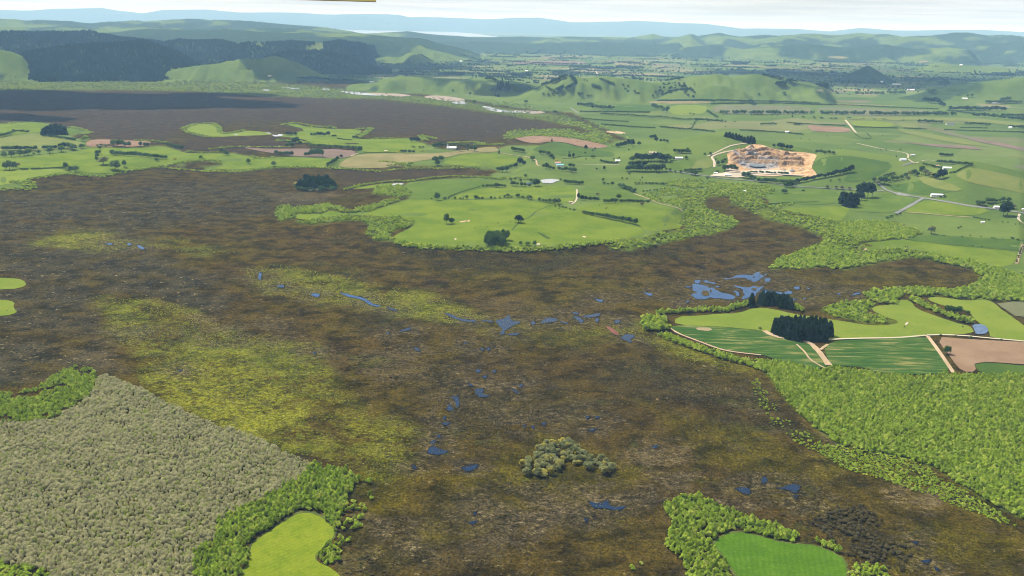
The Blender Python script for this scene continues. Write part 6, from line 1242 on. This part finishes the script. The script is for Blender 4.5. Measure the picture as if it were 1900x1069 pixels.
M_PITWATER = water_mat('quarry_pool_water', (.10, .12, .13))
sheet('pond', [(1386,309),(1400,308),(1424,310),(1416,313),(1398,313)], M_PITWATER, 5.0, .6, (8, 4))
sheet('yard', [(1314,327),(1330,323),(1346,321),(1352,313),(1357,320),(1376,323),(1392,326),(1372,331),(1350,329),(1330,328)], M_CHALK, 1.3, .6, (10, 5))
ribbon('track', [(1352,320),(1380,322),(1420,324),(1460,326),(1490,327)], 9, M_CHALK, 2.6)
def heap(px, py, w, h, mat, label):
    P = at(px, py)[0]; n, k = 18, 5; V = []; 
    for j in range(k):
        rr = w * .5 * (1 - j / k) ** .8
        for i in range(n):
            a = 2 * math.pi * i / n; q = rr * RNG.uniform(.85, 1.15); V.append((q * math.cos(a), q * math.sin(a) * 1.4, h * j / k))
    V.append((0, 0, h)); f4 = [(j * n + i, j * n + (i + 1) % n, (j + 1) * n + (i + 1) % n, (j + 1) * n + i) for j in range(k - 1) for i in range(n)]; f3 = [((k - 1) * n + i, (k - 1) * n + (i + 1) % n, k * n) for i in range(n)]
    o = obj('stockpile', mesh_np('stockpile', V, [np.array(f4), np.array(f3)], mat), None, (P[0], P[1], P[2] + 1.5)); tag(o, label, 'stockpile', 'quarry stockpiles')
M_GRAVEL = soil_mat('grey_gravel', (.20, .20, .205), (.28, .28, .285)); M_FINES = soil_mat('tan_fines', (.40, .28, .17), (.48, .35, .22))
heap(1378,305,16,6,M_GRAVEL,'grey gravel heap at the left of the quarry floor'); heap(1430,308,14,5,M_GRAVEL,'grey gravel heap in the middle of the quarry floor'); heap(1452,315,18,6,M_FINES,'tan heap beside the planted strip in the quarry'); heap(1487,316,20,7,M_FINES,'tan heap under the right quarry face'); heap(1470,318,14,5,M_GRAVEL,'grey heap on the right of the quarry yard')

# ------------------------------------------------------------------ buildings
M_WALLW = flat_mat('white_weatherboard', (.62, .60, .56), .8, .1, 2); M_WALLC = flat_mat('cream_wall', (.48, .43, .34), .8, .1, 2)
M_RWHITE = flat_mat('white_iron_roof', (.74, .74, .73), .5, .3, 3, .06); M_RGREY = flat_mat('grey_iron_roof', (.42, .45, .48), .45, .3, 3, .06); M_RRED = flat_mat('red_iron_roof', (.42, .20, .15), .6, .2, 3, .08); M_RTEAL = flat_mat('teal_iron_roof', (.13, .36, .38), .6, .2, 3, .08); M_RGREEN = flat_mat('pale_green_roof', (.48, .58, .52), .6, .2, 3, .06); M_RTAN = flat_mat('tan_roof', (.45, .34, .24), .7, .1, 3, .08); M_RDARK = flat_mat('dark_roof', (.06, .07, .075), .6, .2, 3, .08)
M_WIN = flat_mat('window_glass', (.03, .04, .05), .12, .5, 3); M_DOOR = flat_mat('painted_door', (.16, .12, .10), .6, .2, 2)
def boxv(lo, hi):
    x0, y0, z0 = lo; x1, y1, z1 = hi
    return np.array([(x0,y0,z0),(x1,y0,z0),(x1,y1,z0),(x0,y1,z0),(x0,y0,z1),(x1,y0,z1),(x1,y1,z1),(x0,y1,z1)], float), np.array([(0,3,2,1),(4,5,6,7),(0,1,5,4),(1,2,6,5),(2,3,7,6),(3,0,4,7)])
def building(name, cat, label, px, py, wpx, dep, eave, roof, wall=None, rz=0.0, ridge=None, spire=False, zoff=0.0):
    P = at(px, py)[0]; _, w = size_at(P, 1, wpx); w *= 0.96; d = dep; rg = eave + (ridge if ridge is not None else d * .22)
    o = bpy.data.objects.new(name, None); COL.objects.link(o); o.location = (P[0], P[1], P[2] + .3 + zoff); o.rotation_euler = (0, 0, rz); tag(o, label, cat)
    hw, hd = w / 2, d / 2
    V = [(-hw,-hd,-2),(hw,-hd,-2),(hw,hd,-2),(-hw,hd,-2),(-hw,-hd,eave),(hw,-hd,eave),(hw,hd,eave),(-hw,hd,eave),(-hw,0,rg),(hw,0,rg)]
    obj('wall', mesh_np('wall', V, [np.array([(0,1,5,4),(2,3,7,6)]), np.array([(4,8,7),(5,6,9)]), np.array([(3,0,4,7),(1,2,6,5)])], wall or M_WALLW), o)
    e = .5; t = .18; sl = (rg - eave) / hd; R = []
    for s in (-1, 1): R += [(-hw - e, s * (hd + e), eave - e * sl + .05), (hw + e, s * (hd + e), eave - e * sl + .05), (hw + e, 0, rg + .05), (-hw - e, 0, rg + .05)]
    R = np.array(R); R2 = R + np.array([0, 0, t]); f = np.array([(8,9,10,11),(15,14,13,12),(0,3,2,1),(4,5,6,7),(0,1,9,8),(5,4,12,13)])
    obj('roof', mesh_np('roof', np.concatenate([R, R2]), f, roof), o)
    k = max(2, int(w / 5))
    for i in range(k):
        x = -hw + w * (i + .5) / k; isd = i == k // 2
        v, ff = boxv((x - (.5 if isd else .8), -hd - .06, .1 if isd else .9), (x + (.5 if isd else .8), -hd + .04, 2.1)); obj('door' if isd else 'window', mesh_np('door' if isd else 'window', v, ff, M_DOOR if isd else M_WIN), o)
    if spire:
        v, ff = boxv((-hw + 1, -1.6, -1), (-hw + 4.2, 1.6, rg + 2)); obj('tower', mesh_np('tower', v, ff, M_WALLW), o)
        v = [(-hw + .8, -1.8, rg + 2.02), (-hw + 4.4, -1.8, rg + 2.02), (-hw + 4.4, 1.8, rg + 2.02), (-hw + .8, 1.8, rg + 2.02), (-hw + 2.6, 0, rg + 10)]; obj('spire', mesh_np('spire', v, [np.array([(0,1,4),(1,2,4),(2,3,4),(3,0,4)]), np.array([(3,2,1,0)])], M_RWHITE), o)
    return o
building('farm_shed', 'shed', 'red roofed farm shed above the teal one', 1035, 304, 11, 9, 3.6, M_RRED, M_WALLW, .1); building('farm_shed', 'shed', 'teal roofed farm shed among trees on the middle farmland', 1039, 308.5, 14, 10, 3.8, M_RTEAL, M_WALLW, .1)
building('chapel', 'chapel', 'small white chapel with a pointed spire among trees', 838, 277, 18, 9, 4.5, M_RWHITE, M_WALLW, 0, 4, True)
building('hut', 'hut', 'small pale hut at the foot of the island track', 1059, 377, 7, 5, 2.5, M_RTAN, M_WALLC); building('hut', 'hut', 'orange roofed hut on the stubble fence', 716, 281.5, 6, 6, 2.5, M_RTAN, M_WALLC)
building('house', 'house', 'white house in trees left of the quarry', 1259, 295, 15, 10, 3.2, M_RWHITE, M_WALLW, .1); building('house', 'house', 'tan roofed house behind the dense wood', 1211, 285, 14, 9, 3.2, M_RTAN, M_WALLC, -.1); building('house', 'house', 'white roofed house at the left end of the dense wood', 1146, 300, 9, 9, 3.2, M_RWHITE, M_WALLW); building('house', 'house', 'small house among the clipped trees left of the quarry', 1262, 284, 8, 8, 3, M_RTAN, M_WALLC, .1)
building('shed', 'shed', 'pale teal roofed shed in the quarry yard', 1350, 327, 12, 9, 4, M_RGREEN, M_WALLW, .05); building('shed', 'shed', 'white shed by the quarry road', 1328, 323, 7, 6, 3, M_RWHITE, M_WALLW)
building('house', 'house', 'long grey roofed house on the bank above the road', 1738, 364, 20, 11, 3.2, M_RGREY, M_WALLW, -.12); building('barn', 'barn', 'white roofed barn beside the great dark roadside tree', 1848, 387, 8.5, 8, 4, M_RWHITE, M_WALLW); building('house', 'house', 'pale green roofed house in the hedged garden', 1757, 314, 14, 12, 3.2, M_RGREEN, M_WALLW, -.2); building('house', 'house', 'red brown roofed house in the hedged garden', 1737, 310, 9, 9, 3.2, M_RRED, M_WALLC, -.2)
building('house', 'house', 'pale blue roofed house at the end of the plain track', 1675, 298, 11, 11, 3.2, M_RGREY, M_WALLW, .1); building('shed', 'shed', 'grey shed at the corner of the plain track', 1693, 289, 8, 8, 3.2, M_RGREY, M_WALLC, .1); building('shed', 'shed', 'tiny white sheds by the trees on the right slope', 1823, 414, 6, 4, 2.2, M_RWHITE, M_WALLW); building('shed', 'shed', 'small cream shed at the right road edge', 1898, 390, 4, 5, 2.6, M_RWHITE, M_WALLW)
building('shed', 'shed', 'white shed on the hedge above the quarry', 1460, 246, 7, 10, 3.5, M_RWHITE); building('shed', 'shed', 'long white roofed shed on the plain among tall trees', 1690, 168.5, 15, 22, 5, M_RWHITE); building('shed', 'shed', 'pale long shed at the edge of the dark plain', 1663, 157.5, 14, 20, 4, M_RWHITE); building('house', 'house', 'white house by dark trees on the plain', 1636, 152.5, 4, 14, 5, M_RWHITE); building('house', 'house', 'white house left of two slim trees on the plain', 1790, 184, 9, 14, 4, M_RWHITE); building('house', 'house', 'white house among trees at the right of the plain', 1848, 192, 14, 14, 4, M_RWHITE); building('shed', 'shed', 'dark roofed shed near the straight hedge', 1763, 232, 14, 16, 4, M_RDARK, M_WALLW); building('shed', 'shed', 'small white shed at the far right hedge', 1874, 238, 5, 12, 4, M_RWHITE); building('house', 'house', 'pale house at the far valley foot', 690, 153.5, 8, 14, 5, M_RWHITE); building('house', 'house', 'pale roofed farmhouse near the far woods', 855, 115, 4, 26, 6, M_RWHITE); building('house', 'house', 'tiny white farmhouse on the yellow field', 977, 133, 5, 22, 6, M_RWHITE); building('house', 'house', 'house by the red clay bank under the forest', 502, 142, 9, 20, 5, M_RTAN, M_WALLC); building('house', 'house', 'white house on the right hand distant slope', 1816, 138, 4, 20, 5, M_RWHITE); building('house', 'house', 'white house high on the right distant slope', 1783, 121.5, 4, 26, 6, M_RWHITE)
building('water_trough_shed', 'shed', 'low white roofed shelter on the paddock under the quarry', 1380, 355, 7, 4, 1.6, M_RWHITE)

# ------------------------------------------------------------------ cattle on the island pasture
def cow_mesh():
    V, Fq = [], []; k = 0
    def add(lo, hi, tp=1.0):
        nonlocal k
        v, f = boxv(lo, hi); c = (np.array(lo) + np.array(hi)) / 2; top = v[:, 2] > c[2]; v[top, :2] = c[:2] + (v[top, :2] - c[:2]) * tp
        V.append(v); Fq.append(f + k); k += 8
    add((-1.05,-.34,.62),(.75,.34,1.38),.8); add((.7,-.2,.95),(1.1,.2,1.5),.8); add((1.02,-.15,1.0),(1.5,.15,1.42),.8); add((-1.12,-.04,.6),(-1.05,.04,1.3))
    for x in (-.85, .55):
        for y in (-.24, .24): add((x - .09, y - .09, -.05), (x + .09, y + .09, .68))
    for y in (-.22, .22): add((1.08, y - .07, 1.34), (1.16, y + .07, 1.44))
    return mesh_np('cow', np.concatenate(V), np.concatenate(Fq), flat_mat('black_hide', (.02, .018, .016), .8, .2, .5))
cm_ = cow_mesh()
for x, y in ((882,424),(891,421),(904,422),(1001,356),(967,355),(1014,352),(1016,354),(1078,378),(1112,382),(1124,388),(1126,387),(947,413),(956,415),(924,415),(1037,388),(584,302),(588,304),(522,295),(470,297),(94,290),(99,290),(1678,608),(1786,608),(1800,456),(1805,457),(1822,459),(1680,459),(1684,459)):
    P = at(x, y)[0]; o = obj('cow', cm_, None, (P[0], P[1], P[2] + .5)); o.rotation_euler = (0, 0, RNG.uniform(0, 6.28)); o.scale = (1.15,) * 3; tag(o, 'black cow grazing on open green pasture', 'cow', 'cattle grazing on the paddocks')

# ------------------------------------------------------------------ the aircraft's own wing edge over the lens
def wing():
    o = bpy.data.objects.new('aircraft_wing', None); COL.objects.link(o); tag(o, 'yellow wing edge of the aircraft dipping in at the top', 'wing')
    o.matrix_world = cam.matrix_world.copy(); D = 4.0
    def X(px, py, d=D): return np.array([(px - 950) / F * d, -(py - 534.5) / F * d, -d])
    a, b = X(505, -1), X(698, 4.2); out = []
    ux = (b - a) / np.linalg.norm(b - a); up = np.array([0, .995, .1]); fw = np.array([0, -.1, .995])
    m1 = flat_mat('yellow_wing_paint', (.62, .50, .14), .35, .4, .5, .05); m2 = flat_mat('dark_edge_strip', (.20, .17, .07), .5, .3, .5, .1)  # second paint: darker olive strip along the wing's lower edge
    def slab(name, p, q, h0, h1, t, m):
        V = [p + up * h0, q + up * h0, q + up * h1, p + up * h1]; V = V + [v * (1 + t / D) for v in V]
        f = np.array([(0,1,2,3),(7,6,5,4),(0,4,5,1),(1,5,6,2),(2,6,7,3),(3,7,4,0)]); me = mesh_np(name, V, f, m); c = obj(name, me, o)
        bv = c.modifiers.new('bevel', 'BEVEL'); bv.width = .002; bv.segments = 2
    slab('wing_panel', a - ux * .8, b, .0032, .5, .09, m1); slab('trailing_edge', a - ux * .8, b + ux * .001, 0, .003, .092, m2)
wing()

# ------------------------------------------------------------------ clouds (high over the plain; their shade falls on swamp and hills)
def cloud_mat():
    t = NT('cloud'); d = t.n('ShaderNodeBsdfDiffuse'); r = t.n('ShaderNodeBsdfTranslucent'); m = t.n('ShaderNodeMixShader'); o = t.n('ShaderNodeOutputMaterial')
    d.inputs[0].default_value = r.inputs[0].default_value = (.72, .73, .75, 1); m.inputs[0].default_value = .8
    t.l(d.outputs[0], m.inputs[1]); t.l(r.outputs[0], m.inputs[2]); t.l(m.outputs[0], o.inputs[0]); return t.m
M_CLOUD = cloud_mat()
def cloud(cx, cy, cz, rx, ry, rz_, seed):
    import bmesh
    bm = bmesh.new(); bmesh.ops.create_icosphere(bm, subdivisions=5, radius=1.0); V = np.array([v.co for v in bm.verts]); Fq = np.array([[v.index for v in f.verts] for f in bm.faces]); bm.free()
    n = fbm(V[:, 0] * 2.2 + seed * 3.1, V[:, 1] * 2.2 + V[:, 2] * 1.7 + seed, 5); m = fbm(V[:, 0] * 6 + V[:, 2] * 5 + seed, V[:, 1] * 6 + seed * 2, 4)
    r = .55 + .75 * n + .28 * (m - .5); V = V * r[:, None]; V[:, 2] = np.where(V[:, 2] < 0, V[:, 2] * .25, V[:, 2])
    o = obj('cloud', mesh_np('cloud', V * np.array([rx, ry, rz_]), Fq, M_CLOUD, True), None, (cx, cy, cz)); tag(o, kind='structure')
def shade(px, py, rx, ry, seed, cz=1500):
    P = at(px, py)[0]; k = (cz - P[2]) / SUN_V.z; cloud(P[0] + SUN_V.x * k, P[1] + SUN_V.y * k, cz, rx, ry, 240, seed)
shade(120, 186, 1050, 520, 1); shade(300, 184, 380, 300, 2); shade(-40, 178, 700, 450, 3); shade(60, 219, 180, 90, 4); shade(10, 215, 150, 110, 5); shade(420, 175, 300, 130, 6)
shade(640, 112, 900, 700, 7); shade(600, 148, 500, 260, 8); shade(760, 124, 700, 500, 9); shade(1480, 137, 900, 700, 10); shade(1620, 138, 1000, 800, 11); shade(1780, 148, 700, 350, 12); shade(960, 172, 260, 130, 16)
# ------------------------------------------------------------------ the air
def box_mesh(name, lo, hi, mat):
    x0, y0, z0 = lo; x1, y1, z1 = hi
    v = [(x0,y0,z0),(x1,y0,z0),(x1,y1,z0),(x0,y1,z0),(x0,y0,z1),(x1,y0,z1),(x1,y1,z1),(x0,y1,z1)]
    return mesh_np(name, v, np.array([(0,3,2,1),(4,5,6,7),(0,1,5,4),(1,2,6,5),(2,3,7,6),(3,0,4,7)]), mat)
hm = bpy.data.materials.new('haze'); hm.use_nodes = True; ht = hm.node_tree; ht.nodes.clear()
pv = ht.nodes.new('ShaderNodeVolumePrincipled'); ho = ht.nodes.new('ShaderNodeOutputMaterial')
pv.inputs['Color'].default_value = (*HAZE_COLOR, 1); pv.inputs['Density'].default_value = HAZE_DENSITY
pv.inputs['Absorption Color'].default_value = (1, 1, 1, 1)
pv.inputs['Anisotropy'].default_value = 0.0
ht.links.new(pv.outputs[0], ho.inputs['Volume'])
ZTOP = max(CAM_H + 30, float(GZ.max()) + 8)
tag(obj('haze', box_mesh('haze', (-75000, -600, -1.0), (75000, 98000, ZTOP), hm)), kind='stuff')
